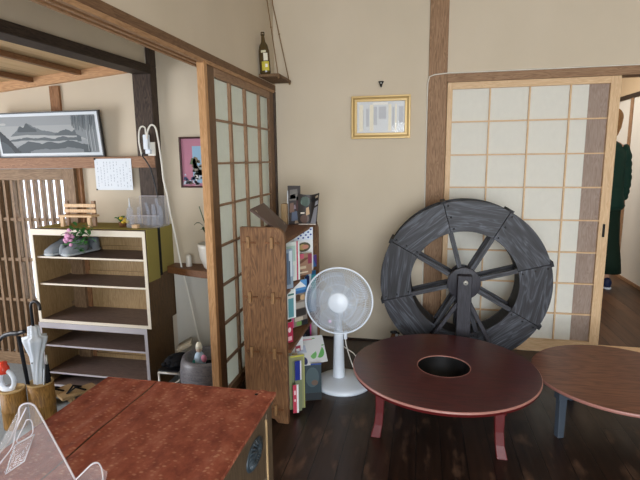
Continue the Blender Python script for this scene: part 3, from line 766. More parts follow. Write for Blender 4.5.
# toy bench
t = thing('toy_bench', 'miniature pale wooden bench on the cabinet top', 'ornament', (-2.36, -.40, .868))
x0, x1 = -2.50, -2.225
MB().box(x0, x1, -.46, -.375, .935, .950).build('seat', M['shoji'], t, bevel=.003)
for x in (x0+.03, x1-.03):
    MB().box(x-.012, x+.012, -.455, -.435, .868, .935).build('leg', M['shoji'], t); MB().box(x-.012, x+.012, -.40, -.38, .868, 1.045).build('leg', M['shojiL'], t)
for z in (.975, 1.013): MB().box(x0+.015, x1-.005, -.408, -.40, z-.012, z+.012).build('back_slat', M['shoji'], t, bevel=.002)
# small plants
t = thing('small_plant', 'tiny green plant with yellow blooms on the cabinet top', 'plant', (-2.03, -.40, .868))
MB().lathe([(.022, 0), (.028, .03), (.027, .035), (.001, .033)], (-2.03, -.40, .868), 16).build('pot', M['racky'], t)
f = MB()
for k in range(14):
    a = random.random()*6.28; leafblade(f, (-2.045, -.40, .895), (math.cos(a), math.sin(a), .6+random.random()), .05, .010, 1.2, 4)
f.build('leaves', M['leaf'], t)
f = MB()
for k in range(7): f.ellipsoid((-2.01+random.uniform(-.03, .035), -.40+random.uniform(-.03, .02), .91+random.uniform(-.01, .025)), .013, .013, .011, 8, 6)
f.build('flowers', M['yellow'], t)
# little bottle
t = thing('plastic_bottle', 'small pale plastic bottle with thin spout beside the clear stand', 'bottle', (-1.955, -.42, .868))
MB().lathe([(.026, 0), (.028, .004), (.028, .07), (.022, .085), (.020, .125), (.008, .14), (.004, .145)], (-1.955, -.42, .868), 20).build('body', M['cleartube'], t)
MB().lathe([(.006, .14), (.004, .16), (.002, .20)], (-1.955, -.42, .868), 10).build('spout', M['white'], t)
tag(MB().box(-1.915, -1.875, -.47, -.435, .868, .893).build('wooden_block', M['shoji'], bevel=.002), 'tiny pale wooden block in front of the clear stand', 'block')
# clear acrylic bin with plastic umbrella sleeves
t = thing('acrylic_stand', 'clear acrylic stand holding plastic sleeves on the cabinet top', 'stand', (-1.84, -.37, .868))
f = MB(); a0, a1, b0, b1, zz = -1.95, -1.735, -.43, -.30, 1.075
f.box(a0, a1, b0, b0+.003, .868, .95).box(a0, a1, b1-.003, b1, .868, zz).box(a0, a0+.003, b0, b1, .868, zz).box(a1-.003, a1, b0, b1, .868, zz).box(a0, a1, b0, b1, .868, .872)
f.build('box', M['acrylic'], t)
f = MB(); f.tube([(a0, b1, .87), (a0, b1, zz), (a1, b1, zz), (a1, b1, .87)], .0025, 6)
f.build('rim', M['acrylicedge'], t)
MB().tube([(a0, b0, .95), (a1, b0, .95)], .0025, 6).build('front_rim', M['acrylicedge'], t)
for i, (x, h, w) in enumerate(((-1.925, .13, .014), (-1.865, .16, .013), (-1.81, .15, .016), (-1.785, .19, .012), (-1.755, .14, .013))):
    f = MB().tube([(x, -.365+.02*(i % 2), .873), (x+.004, -.365+.02*(i % 2), .873+h*.6), (x-.004, -.36, .873+h)], [w, w*.9, w*.7], 10)
    tag(f.build('plastic_sleeve', M['cleartube']), 'clear plastic sleeve in the acrylic stand', 'sleeve', 'plastic sleeves in the acrylic stand')
# pink flower in vase at the cabinet front edge
vx, vy, vz = -2.445, -.50, .668
t = thing('flower_vase', 'small grey vase with pink flower and green leaves between the slippers', 'vase', (vx, vy, vz))
MB().lathe([(.016, 0), (.024, .015), (.027, .035), (.022, .06), (.013, .075), (.012, .085)], (vx, vy, vz), 20).build('vase', M['shoegrey'], t)
f = MB()
for e in ((-2.27, -.62, .845), (-2.22, -.63, .86), (-2.20, -.62, .80), (-2.18, -.63, .87)): f.tube(smooth([(vx, vy, vz+.08), ((vx+e[0])/2, -.575, .775), e], 5), .0025, 6)
f.build('stems', M['leaf'], t)
f = MB()
for k in range(38):
    a = random.random()*6.28; p = Vector((-2.185+random.gauss(0, .032), -.625+random.gauss(0, .015), .855+random.gauss(0, .028)))
    leafblade(f, p, (math.cos(a), math.sin(a)*.5-.2, random.uniform(-.6, .8)), .045, .012, .4, 4)
for k in range(14):
    a = random.random()*6.28; p = Vector((-2.20+random.gauss(0, .015), -.615, .80-.09*random.random()))
    leafblade(f, p, (math.cos(a), -.4, random.uniform(-.6, .4)), .035, .009, .3, 4)
f.build('leaves', M['leaf'], t)
f = MB()
for k in range(26): f.ellipsoid((-2.285+random.gauss(0, .017), -.625+random.gauss(0, .010), .835+random.gauss(0, .026)), .013, .010, .012, 8, 5)
f.build('petals', M['pink'], t)
# slippers
def slipper(x, y, z, rz, label):
    t = thing('slipper', label, 'slipper', (x, y, z), 'grey slippers on the top shelf')
    T = Matrix.Rotation(rz, 3, 'Z') @ Matrix.Diagonal((1.28, 1.12, 1)); o = Vector((x, y, z))
    def S_(pts, close=True):
        return [(o + T @ Vector(c), T @ Vector((a, 0, 0)), Vector((0, 0, b_))) for c, a, b_ in pts]
    MB().loft([(o+T@Vector(c), T@Vector((a, 0, 0)), Vector((0, 0, h))) for c, a, h in (((0, -.13, .012), .015, .008), ((0, -.12, .013), .034, .012), ((0, -.07, .014), .046, .013), ((0, .02, .014), .038, .013), ((0, .10, .015), .036, .014), ((0, .135, .014), .02, .010))], 20).build('sole', M['shoegreylight'], t)
    MB().loft([(o+T@Vector(c), T@Vector((a, 0, 0)), Vector((0, 0, h*1.35))) for c, a, h in (((0, -.125, .022), .014, .010), ((0, -.115, .028), .034, .020), ((0, -.07, .038), .044, .030), ((0, -.02, .050), .042, .036), ((0, .01, .060), .038, .040), ((0, .02, .058), .034, .036))], 20).build('upper', M['shoegrey'], t)
    f = MB(); f.smooth = True
    n = 18; rr = []
    for (zz, s_) in ((.02, 1), (.05, 1.0), (.075, .92), (.078, .84), (.05, .86)):
        rr.append(f.add([o + T @ Vector((.037*s_*math.cos(a), .07+.062*s_*math.sin(a), zz + (.02 if math.sin(a) > .3 else 0)*(zz > .06))) for a in [PI*(-.12)+PI*1.24*j/(n-1) for j in range(n)]]))
    for a, c in zip(rr, rr[1:]):
        for j in range(n-1): f.face(a+j, a+j+1, c+j+1, c+j)
    f.smooth = False
    f.build('heel', M['shoegrey'], t)
    MB().ellipsoid(o+T@Vector((0, .0, .085)), .022, .035, .022).build('tongue', M['shoegrey'], t)
slipper(-2.520, -.405, .669, -.10, 'grey slipper nearer the left side of the cabinet')
slipper(-2.375, -.400, .669, -.22, 'grey slipper on the right, partly under the green leaves')
# floor clutter under cabinet front
t = thing('geta_sandals', 'brown wooden clogs on the entrance floor in front of the lower cabinet', 'clogs', (-2.40, -.72, GF))
for dx in (0, .14):
    T = Matrix.Translation((-2.43+dx, -.72+.3*dx, GF)) @ Matrix.Rotation(-.5, 4, 'Z')
    g = MB().box(-.05, .05, -.12, .12, .045, .065, T).build('sole', M['cab'], t, bevel=.006)
    g2 = MB(); g2.box(-.05, .05, -.06, -.04, 0, .045, T).box(-.05, .05, .04, .06, 0, .045, T); g2.build('teeth', M['cab'], t)
    MB().tube([T @ Vector(p) for p in ((-.04, .04, .065), (-.02, -.02, .10), (0, -.07, .066), (.02, -.02, .10), (.04, .04, .065))], .007, 8).build('strap', M['blackmat'], t)
def darkshoe(x, y, rz, label):
    o = Vector((x, y, GF)); T = Matrix.Rotation(rz, 3, 'Z')
    t = thing('leather_shoe', label, 'shoe', tuple(o), 'black shoes on the entrance floor')
    MB().loft([(o+T@Vector(c), T@Vector((a, 0, 0)), Vector((0, 0, h))) for c, a, h in (((0, -.14, .02), .012, .015), ((0, -.12, .035), .036, .032), ((0, -.05, .045), .045, .042), ((0, .03, .055), .036, .052), ((0, .11, .05), .036, .048), ((0, .135, .045), .025, .04))], 20).build('upper', M['black'], t)
    MB().loft([(o+T@Vector(c), T@Vector((a, 0, 0)), Vector((0, 0, h))) for c, a, h in (((0, -.145, .006), .015, .006), ((0, -.06, .006), .048, .006), ((0, .05, .006), .038, .006), ((0, .14, .006), .03, .006))], 20).build('sole', M['iron'], t)
darkshoe(-2.05, -.95, .5, 'black shoe left of the desk corner')
darkshoe(-1.88, -.88, .35, 'black shoe nearer the brazier, left of the desk')

# ---------------------------------------------------------------- bamboo vessels with umbrellas
def bamboo(x, y, r, h, label):
    t = thing('bamboo_vessel', label, 'vessel', (x, y, GF), 'bamboo umbrella vessels')
    MB().lathe([(r*.98, 0), (r, .01), (r*1.0, h*.45), (r*1.03, h*.47), (r*1.0, h*.49), (r, h), (r*.86, h), (r*.86, .05), (.001, .05)], (x, y, GF), 36).build('body', M['bambooA'], t)
    MB().lathe([(r*1.005, h-.004), (r*1.005, h+.002), (r*.85, h+.002), (r*.85, h-.06)], (x, y, GF), 36).build('rim', M['bambooIn'], t)
    return t
bamboo(-2.437, -1.045, .070, .245, 'bamboo vessel at the far left holding the orange-capped bottle')
UX, UY = -2.308, -.965
bamboo(UX, UY, .075, .262, 'bamboo vessel holding the pale umbrella')
# pale umbrella
t = thing('umbrella', 'furled pale blue-grey umbrella with black crook handle', 'umbrella', (UX-.01, UY, GF+.06))
f = MB(); f.smooth = True; rr = []
for z, r, ph in ((-.22, .012, 0), (-.05, .030, .2), (.0, .034, .4), (.08, .033, .7), (.14, .036, 1.0), (.19, .050, 1.1), (.235, .062, 1.2), (.258, .066, 1.2), (.264, .036, 1.2), (.29, .033, 1.2), (.325, .030, 1.2), (.33, .010, 1.2)):
    rr.append(f.add([(UX-.004 + r*(1+.14*math.cos(8*a))*math.cos(a+ph), UY + r*(1+.14*math.cos(8*a))*math.sin(a+ph), z) for a in [2*PI*j/32 for j in range(32)]]))
for a, c in zip(rr, rr[1:]):
    for j in range(32): f.face(a+j, a+(j+1) % 32, c+(j+1) % 32, c+j)
f.smooth = False
f.build('canopy', M['umb'], t)
MB().tube([(UX-.006, UY, -.22), (UX-.006, UY, .345)], .006, 8).build('shaft', M['black'], t)
hk = [(UX-.006, UY, .325), (UX-.006, UY, .45)] + [(UX+.026-.032*math.cos(a), UY, .45+.036*math.sin(a)) for a in [PI*k/8 for k in range(1, 9)]] + [(UX+.058, UY, .432)]
MB().tube(hk, .009, 10).build('crook_handle', M['black'], t)
MB().ellipsoid((UX-.008, UY-.036, .10), .006, .004, .006, 8, 6).build('snap', M['iron'], t)
# black walking cane
t = thing('walking_cane', 'black walking cane with curved handle leaning left of the pale umbrella', 'cane', (UX-.045, UY-.02, GF+.06))
top = Vector((UX-.100, UY-.02, .262)); bot = Vector((UX-.03, UY-.045, GF+.07))
MB().tube([bot, top], [.010, .012], 10).build('shaft', M['blackmat'], t)
MB().tube(smooth([top + Vector((.045, 0, .035)), top+Vector((0, 0, .020)), top + Vector((-.05, 0, .015)), top + Vector((-.11, 0, -.005)), top+Vector((-.15, 0, -.04))]), [.012]*6+[.015]*6+[.014]*6+[.012]*7, 10).build('handle', M['black'], t)
MB().ellipsoid(top*.97+bot*.03, .012, .012, .009, 10, 6).build('collar', C('a8543c'), t)
# dark umbrella
t = thing('umbrella', 'thin dark furled umbrella right of the pale one', 'umbrella', (UX+.05, UY, GF+.06))
MB().tube([(UX+.045, UY+.01, GF+.06), (UX+.052, UY+.01, .0), (UX+.054, UY+.01, .08)], [.010, .015, .010], 12).build('canopy', M['blackmat'], t)
MB().tube([(UX+.054, UY+.01, .06), (UX+.056, UY+.01, .14)], .005, 8).build('shaft', M['bolt'], t)
MB().tube(smooth([(UX+.04, UY-.02, GF+.22), (UX+.045, UY-.02, -.02), (UX+.056, UY-.022, .03), (UX+.058, UY-.02, .06)]), .004, 8).build('strap', M['umb'], t)
# bottle with orange cap in the left vessel
bx, by = -2.475, -1.05
t = thing('spray_bottle', 'white bottle with looped handle and orange-red cap in the left bamboo vessel', 'bottle', (bx, by, GF+.06))
MB().loft([((bx, by, GF+.06), .05, .03), ((bx, by, -.06), .055, .034), ((bx, by, -.045), .05, .03)], 20).build('body', M['white'], t)
MB().tube([(bx+.012+.050*math.cos(a), by, .0+.060*math.sin(a)) for a in [2*PI*k/20 for k in range(21)]], .014, 12, False).build('handle', M['white'], t)
MB().lathe([(.028, .045), (.032, .05), (.032, .085), (.024, .092), (.022, .115), (.001, .117)], (bx-.005, by, 0), 20).build('cap', M['redcap'], t)

# ---------------------------------------------------------------- desk with cloth
DX0, DX1, DY0, DY1, DZ = -.945, -.404, -3.02, -2.112, .646
t = thing('low_desk', 'grey-brown wooden stand with carved openwork apron under the red cloth', 'table', ((DX0+DX1)/2, (DY0+DY1)/2, 0))
MB().box(DX0+.004, DX1-.004, DY0+.004, DY1-.004, DZ-.028, DZ).build('table_top', M['desk'], t, bevel=.003)
for x, sx in ((DX0+.008, 1), (DX1-.008, -1)):
    for y, sy in ((DY0+.008, 1), (DY1-.008, -1)):
        MB().box(min(x, x+sx*.045), max(x, x+sx*.045), min(y, y+sy*.045), max(y, y+sy*.045), 0, DZ-.028).build('leg', M['desk'], t, bevel=.003)
# side frames with arch and inner edge strip
def xz(x): return lambda u, v, d: (x+d, u, v)
for x in (DX1-.03, DX0+.012):
    f = MB(); y0, y1 = DY0+.053, DY1-.053
    z1 = DZ-.028
    # apron with scalloped lower edge
    poly = [(y0, z1), (y0, z1-.20)]
    for i in range(1, 24):
        s_ = i/24; poly.append((y0+(y1-y0)*s_, z1-.20+.06*math.sin(PI*s_)**.5 + .012*math.sin(6*PI*s_)))
    poly += [(y1, z1-.20), (y1, z1)]
    f.prism(poly, xz(x), 0, .018)
    f.box(x+.004, x+.014, y0, y1, 0.08, .12)
    f.build('apron', M['desk'], t)
f = MB().box(DX0+.02, DX0+.026, DY0+.05, DY1-.05, .03, DZ-.2).box(DX0+.05, DX1-.05, DY1-.036, DY1-.03, .03, DZ-.028)
f.box(DX1-.048, DX1-.042, DY0+.05, DY1-.05, .03, DZ-.10)
f.build('inner_panel', M['deskdark'], t)
MB().box(DX1-.012, DX1-.007, DY1-.057, DY1-.053, 0, DZ-.05).build('pale_edge', M['desklight'], t)
# carved leaf medallion on the apron
f = MB(); cy, cz, xx = -2.262, .552, DX1-.012
pr = []
for k in range(18):
    a = 2*PI*k/18; f.tube([(xx, cy+.012*math.cos(a), cz+.010*math.sin(a)), (xx+.007, cy+.030*math.cos(a+.15), cz+.022*math.sin(a+.15)), (xx+.002, cy+.052*math.cos(a+.42), cz+.038*math.sin(a+.42))], [.003, .005, .002], 6)
f.ellipsoid((xx+.002, cy, cz), .008, .016, .012, 12, 8)
f.lathe([(.046, -.004), (.048, .002), (.046, .004)], (xx, cy, cz), 30, Matrix.Diagonal((1, 1.28, .78)) @ Matrix.Rotation(PI/2, 3, 'Y'))
f.build('carved_medallion', M['carve'], t)
# cloth
f = MB(); f.smooth = True
nx, ny = 60, 100; x0, x1, y0, y1 = DX0-.002, DX1+.001, DY0, DY1+.002
def ch(u, v):
    e = .0
    hgt = .0035 + .0016*math.sin(u*70+2*math.sin(v*14)) * math.exp(-((u-.25)/.2)**2) + .0022*math.sin(v*23+u*9)*math.exp(-((v-.93)/.08)**2) + .0012*math.sin(u*31+v*17)
    hgt += .004*math.exp(-((u-.93)/.02)**2) + .003*math.exp(-((v-.985)/.012)**2)*(.5+.5*math.sin(u*40))
    return max(.0012, hgt)
def grid(xa, xb):
    ks = []
    for j in range(ny+1):
        row = []
        for i in range(nx+1):
            u = i/nx; v = j/ny; x = xa+(xb-xa)*u
            row.append((x, y0+(y1-y0)*v, DZ+ch((x-x0)/(x1-x0), v)))
        ks.append(f.add(row))
    for j in range(ny):
        for i in range(nx): f.face(ks[j]+i, ks[j]+i+1, ks[j+1]+i+1, ks[j+1]+i)
    return ks
grid(x0, -.7825); grid(-.7785, x1)
# short hems over the edges
f.smooth = False
f.box(x1, x1+.002, y0, y1, DZ-.004, DZ+.006).box(x0-.002, x0, y0, y1, DZ-.012, DZ+.005).box(x0, x1, y1, y1+.002, DZ-.010, DZ+.004)
tag(f.build('tablecloth', M['cloth']), 'rust-red patterned cloth in two strips covering the desk', 'tablecloth')
f = MB().ellipsoid((-.452, -2.135, DZ+.006), .006, .004, .002, 8, 4)
tag(f.build('thumbtack', M['iron']), 'dark thumbtack in the far right corner of the red cloth', 'tack')

# acrylic brochure stand on the desk
t = thing('brochure_holder', 'clear acrylic brochure holder on the near end of the red cloth', 'brochure holder', (-.80, -2.60, DZ+.006))
def slab(b, p, th=.004):
    """extrude polygon p (3-D, planar) by th along its normal"""
    p = [Vector(q) for q in p]; nrm = (p[1]-p[0]).cross(p[2]-p[0]).normalized()*th
    n = len(p); a = b.add(p); c = b.add([q+nrm for q in p])
    b.face(*[a+i for i in reversed(range(n))]); b.face(*[c+i for i in range(n)])
    for i in range(n): b.face(a+i, a+(i+1) % n, c+(i+1) % n, c+i)
zt = DZ+.007
f = MB()
slab(f, [(-.90, -2.600, zt), (-.655, -2.600, zt), (-.835, -2.505, .762), (-.850, -2.500, .772), (-.872, -2.498, .772), (-.886, -2.50, .764), (-.889, -2.508, .752)], .003)
f.build('back_panel', M['acrylic'], t)
f = MB()
slab(f, [(-.889, -2.508, .752), (-.874, -2.53, .735), (-.862, -2.56, .722), (-.850, -2.60, .718), (-.84, -2.70, .70), (-.84, -2.72, zt), (-.90, -2.600, zt)], .003)
slab(f, [(-.866, -2.545, .70), (-.84, -2.60, .672), (-.80, -2.59, .700), (-.822, -2.535, .725)], .003)
f.build('side_panel', M['acrylic'], t)
f = MB()
f.tube(smooth([(-.655, -2.602, zt), (-.745, -2.553, .708), (-.835, -2.505, .762), (-.852, -2.50, .774), (-.872, -2.498, .774), (-.888, -2.50, .764), (-.884, -2.51, .745), (-.874, -2.53, .735), (-.862, -2.56, .722), (-.850, -2.60, .718), (-.84, -2.70, .70)], 5), .0022, 6)
f.tube(smooth([(-.866, -2.504, .768), (-.873, -2.53, .73), (-.868, -2.55, .70), (-.872, -2.58, .68), (-.885, -2.60, zt)], 5), .0016, 6)
f.tube(smooth([(-.862, -2.512, .742), (-.849, -2.512, .742), (-.836, -2.525, .722), (-.846, -2.535, .712), (-.866, -2.54, .705), (-.864, -2.52, .73), (-.862, -2.512, .742)], 4), .0013, 6)
f.tube([(-.866, -2.545, .70), (-.84, -2.60, .672), (-.80, -2.59, .700), (-.822, -2.535, .725), (-.866, -2.545, .70)], .0014, 6)
f.build('edges', M['acrylicedge'], t)
f = MB()
slab(f, [(-.70, -2.62, zt), (-.60, -2.62, zt), (-.615, -2.575, .69), (-.655, -2.565, .70)], .003)
f.build('front_pocket', M['acrylic'], t)
MB().tube(smooth([(-.70, -2.62, zt), (-.672, -2.585, .682), (-.655, -2.568, .698), (-.640, -2.566, .698), (-.622, -2.582, .683), (-.60, -2.62, zt)], 5), .0018, 6).build('pocket_edge', M['acrylicedge'], t)

# ---------------------------------------------------------------- magazine rack
RX0, RX1, RY0, RY1 = -.852, -.630, -1.205, -.43
t = thing('magazine_rack', 'tall cedar plank rack with wedged tenons standing beside the left sliding door', 'rack', ((RX0+RX1)/2, -.82, 0))
def panel(y0, y1, h, nm):
    poly = [(RX0, 0.0), (RX0+.075, 0.0), (RX0+.095, .022), (RX1-.075, .022), (RX1-.055, 0), (RX1, 0), (RX1, h-.05)]
    for i in range(1, 8):
        a = PI/2*i/8; poly.append((RX1-.05+.05*math.cos(a), h-.05+.05*math.sin(a)))
    poly += [(RX1-.05, h), (RX0, h)]
    f = MB().prism(poly, lambda u, v, d: (u, d, v), y0, y1); f.build(nm, M['rack'], t, bevel=.003)
panel(RY0, RY0+.028, 1.0, 'end_panel'); panel(RY1-.018, RY1, .937, 'end_panel')
for i, z in enumerate((.935, .665, .385, .085)):
    MB().box(RX0+.012, RX1-(.004, .02, -.012, .02)[i], RY0+.028, RY1-.025, z-.018, z).build('shelf', M['racky'], t, bevel=.002)
    for x in (RX0+.045, RX1-.06):
        g = MB().box(x-.036, x+.036, RY0-.006, RY0, z-.014, z-.004).build('tenon', M['racky'], t, bevel=.001)
        MB().box(x-.006, x+.008, RY0-.022, RY0-.006, z-.034, z+.020).build('wedge', M['peg'], g, bevel=.002)
MB().box(RX0, RX0+.008, RY0+.028, RY1-.025, .085, .93).build('back_board', M['racky'], t)

def booklet(name, label, cat, c, w, z0, z1, a, cover, art=(), thick=.006, lean=0, group=None, wext=0):
    """upright booklet facing +x turned a degrees towards the viewer; art = (colour, u0, u1, v0, v1[, shape])"""
    ar = math.radians(a)
    tt = thing(name, label, cat, (c[0], c[1], z0), group)
    T = Matrix.Translation((c[0], c[1], z0)) @ Matrix.Rotation(-ar, 4, 'Z') @ Matrix.Rotation(-lean, 4, 'Y')
    W0, W1, h = -w/2-wext, w/2, z1-z0
    MB().box(-thick, -.001, W0, W1, 0, h, T).build('pages', C('d9d5cb', .8), tt)
    f = MB(); f.use(C(cover)).box(-.001, 0, W0, W1, 0, h, T); 
    for k, q in enumerate(art):
        f.use(C(q[0])); e = .0004+.0002*k
        u0, u1, v0, v1 = -w/2+q[1]*w, -w/2+q[2]*w, q[3]*h, q[4]*h
        sh = q[5] if len(q) > 5 else 'r'
        if sh == 'r': poly = [(u0, v0), (u1, v0), (u1, v1), (u0, v1)]
        elif sh == 'o': poly = [((u0+u1)/2+(u1-u0)/2*math.cos(2*PI*i/14), (v0+v1)/2+(v1-v0)/2*math.sin(2*PI*i/14)) for i in range(14)]
        elif sh == 't': poly = [(u0, v0), (u1, v0), ((u0+u1)/2, v1)]
        elif sh == 'd': poly = [(u0, v0), (u0+.25*w, v0), (u1, v1), (u1-.25*w, v1)]
        f.prism(poly, lambda u, v, d: T @ Vector((d, u, v)), 0, e)
    f.build('cover', None, tt)
    return tt
dots = [('2d4a9c', .18+.26*i+(.13 if j % 2 else 0), .28+.26*i+(.13 if j % 2 else 0), .76+.06*j, .80+.06*j, 'o') for j in range(4) for i in range(3)]
booklet('magazine', 'white magazine with blue dots and a round dish, top rack shelf', 'magazine', (-.664, -.70), .136, .672, .925, 40, 'e9ecee',
        [('dfe9f5', 0, 1, .72, 1)] + dots + [('5e5a45', .15, .85, .46, .68, 'o'), ('b9a06a', .25, .6, .50, .64, 'o'), ('c48a78', .4, .75, .52, .62, 'o'), ('8d95a0', .1, .5, .40, .43), ('a1a8b0', .1, .7, .34, .36)], wext=.06)
booklet('magazine', 'tall pale magazine with a pink spine near the front of the top rack shelf', 'magazine', (-.668, -.93), .10, .672, .885, 35, 'dfe8e4',
        [('c4506e', .78, .88, 0, 1), ('b8d6cd', .1, .7, .5, .9), ('cdd5de', .1, .6, .1, .4)], wext=.02)
booklet('magazine', 'brown and pink magazine in front of the dotted one', 'magazine', (-.650, -.80), .139, .672, .795, 40, '9a7a66',
        [('c35c74', 0, .6, .78, 1), ('6d4a3c', .2, .9, .55, .8, 'd'), ('c9b79c', .1, .7, .3, .42), ('8d3b52', .8, 1, .5, .95), ('7a6a5b', 0, .5, .05, .25), ('d9cbb5', .2, .8, .1, .16)])
booklet('booklet', 'slate-blue booklet beside the end panel on the top rack shelf', 'booklet', (-.644, -1.08), .046, .672, .875, 35, '8fa0b2',
        [('5d7088', .1, .4, .1, .9), ('c7d3dc', .5, .9, .3, .95), ('3f5266', .45, .6, .1, .7)], wext=.03)
booklet('booklet', 'small purple and blue booklet at the far end of the top rack shelf', 'booklet', (-.647, -.60), .097, .672, .745, 35, '5a3f86', [('3b6ea8', .4, 1, 0, .8, 't'), ('c5a3d8', 0, .5, .4, 1, 'd'), ('d8438c', 0, .3, .6, 1)])
booklet('booklet', 'blue booklet with a white diagonal at the far end of the second rack shelf', 'booklet', (-.650, -.60), .09, .392, .650, 35, '2f6b9c', [('d9e4ef', .3, .6, .6, 1, 'd'), ('27356b', 0, .4, .6, .9), ('3fa0ad', .6, 1, .3, .9)])
booklet('magazine', 'collage-covered magazine with a white peak on blue, second rack shelf', 'magazine', (-.656, -.85), .110, .392, .655, 38, '8d8178',
        [('5e9ad2', 0, 1, .74, 1), ('eef1f4', .1, .95, .84, 1, 't'), ('3e6ea6', .1, 1, .72, .78), ('cf5f8f', 0, .12, 0, .72), ('5a4436', .2, .6, .55, .70, 'o'), ('d6b48a', .55, .9, .56, .68, 'o'), ('b3aba2', .2, .95, .40, .52), ('3f3a38', .25, .9, .22, .38), ('c9bfae', .2, .7, .12, .2), ('7aa55a', .3, .8, .02, .1), ('2b2b2e', .6, 1, 0, .12)])
booklet('magazine', 'pale teal magazine at the near end of the second rack shelf', 'magazine', (-.648, -1.04), .055, .500, .655, 35, 'd5dedd', [('5f9aa6', .1, .75, .05, .7), ('2f6f6b', .1, .9, .8, .86), ('e9eef0', .8, 1, 0, 1)], wext=.03)
booklet('booklet', 'crimson booklet before the teal magazine on the second rack shelf', 'booklet', (-.643, -1.10), .040, .392, .500, 35, 'b4314f', [('f0d9de', .2, .7, .5, .75, 'o'), ('e8c2c9', .2, .8, .1, .3)])
booklet('magazine', 'black magazine with pink edge on the lowest rack shelf', 'magazine', (-.662, -.68), .085, .095, .360, 35, '1b1a22', [('c5468f', .86, 1, 0, 1), ('4a5a74', .3, .5, .2, .7, 'd'), ('6f6a5e', .1, .7, .8, .95)])
booklet('booklet', 'plain grey booklet at the far end of the lowest rack shelf', 'booklet', (-.655, -.52), .070, .095, .30, 35, 'b9b7b6', [('a59a92', .1, .3, 0, 1), ('d2cfcc', .5, .9, .1, .9)], thick=.012)
booklet('magazine', 'white flyer stack with a small red square on the lowest rack shelf', 'flyer', (-.668, -.93), .110, .095, .365, 45, 'dfe3e6', [('a8465a', .55, .85, .62, .76), ('f1f3f5', .6, .8, .64, .70), ('8f98a2', .5, .6, .82, .9), ('b9c0c8', .1, .9, .45, .47), ('c9ced5', .1, .9, .35, .37)], thick=.012)
booklet('picture_board', 'olive-green framed board leaning at the near bottom of the rack', 'board', (-.612, -1.08), .075, .020, .317, 60, '8f9068', [('bdb94e', 0, 1, .97, 1), ('a9ad6a', .93, 1, 0, 1), ('7d8466', .1, .8, .05, .9)], thick=.010, wext=.015)
booklet('booklet', 'narrow red and white booklet standing against the olive board', 'booklet', (-.612, -1.125), .030, .020, .175, 60, 'c9455a', [('f2f2f4', .65, 1, 0, 1), ('f0d0d4', .2, .5, .4, .5, 'o'), ('f0d0d4', .2, .5, .65, .8)], thick=.003)
booklet('booklet', 'navy booklet with white edge behind the red and white one', 'booklet', (-.603, -1.102), .034, .020, .296, 60, '1f2f8a', [('e6e8f0', .8, 1, .6, 1), ('7d8466', 0, 1, 0, .62)], thick=.003)
booklet('photo_book', 'dark photo book with faint moon and glow standing on the floor against the rack', 'book', (-.575, -.955), .125, .006, .215, 70, '2d3d45', [('4a5b60', .3, .9, .35, .9, 'o'), ('15191d', .0, .25, .45, .75, 'o'), ('6b564a', .55, .85, .40, .55, 'o'), ('2c4a8e', 0, 1, .96, 1), ('1d2429', 0, 1, 0, .2)], thick=.014, lean=.05)
# clover sheet and pamphlet slanting out over the dark book
def sheet(name, label, cat, P, art, th=.002):
    """P: four corners bottom-left, bottom-right, top-right, top-left"""
    P = [Vector(p) for p in P]; nrm = (P[1]-P[0]).cross(P[3]-P[0]).normalized()
    def m(u, v, d): return P[0].lerp(P[1], u).lerp(P[3].lerp(P[2], u), v) + nrm*d
    c = sum(P, Vector())/4
    tt = thing(name, label, cat, (c.x, c.y, min(p.z for p in P)))
    MB().prism([(0, 0), (1, 0), (1, 1), (0, 1)], m, -th, 0).build('sheet', C('e3e7ea', .7), tt)
    f = MB()
    for k, (col, poly) in enumerate(art):
        f.use(C(col)); f.prism(poly, m, 0, .0005+.0002*k)
    if art: f.build('print', None, tt)
    return tt
def circ(x, y, r, ry=None, n=18): return [(x+r*math.cos(2*PI*i/n), y+(ry or r)*math.sin(2*PI*i/n)) for i in range(n)]
sheet('clover_leaflet', 'white leaflet with a big green clover slanting out of the lowest rack shelf', 'leaflet',
      [(-.655, -1.00, .212), (-.495, -.86, .200), (-.560, -.70, .290), (-.700, -.80, .300)],
      [('6cb567', circ(.80, .38, .15, .22)), ('6cb567', circ(.66, .72, .13, .2)), ('5aa558', [(.9, .58), (.98, .60), (.98, .63), (.9, .62)]), ('7bbf76', circ(.60, .32, .10, .16)), ('d8a8b4', [(.2, .85), (.6, .85), (.6, .9), (.2, .9)])])
sheet('photo_leaflet', 'small photo leaflet lying over the clover leaflet', 'leaflet',
      [(-.665, -1.02, .222), (-.570, -.96, .215), (-.625, -.85, .285), (-.705, -.90, .292)],
      [('c9a86a', [(.1, 0), (.4, 0), (.4, .6), (.1, .6)]), ('8d5a48', circ(.55, .35, .16, .2)), ('39406b', circ(.75, .2, .14, .18)), ('b9c6dc', [(.45, .6), (.95, .6), (.95, .95), (.45, .95)]), ('4d3b36', circ(.35, .25, .1, .14))])

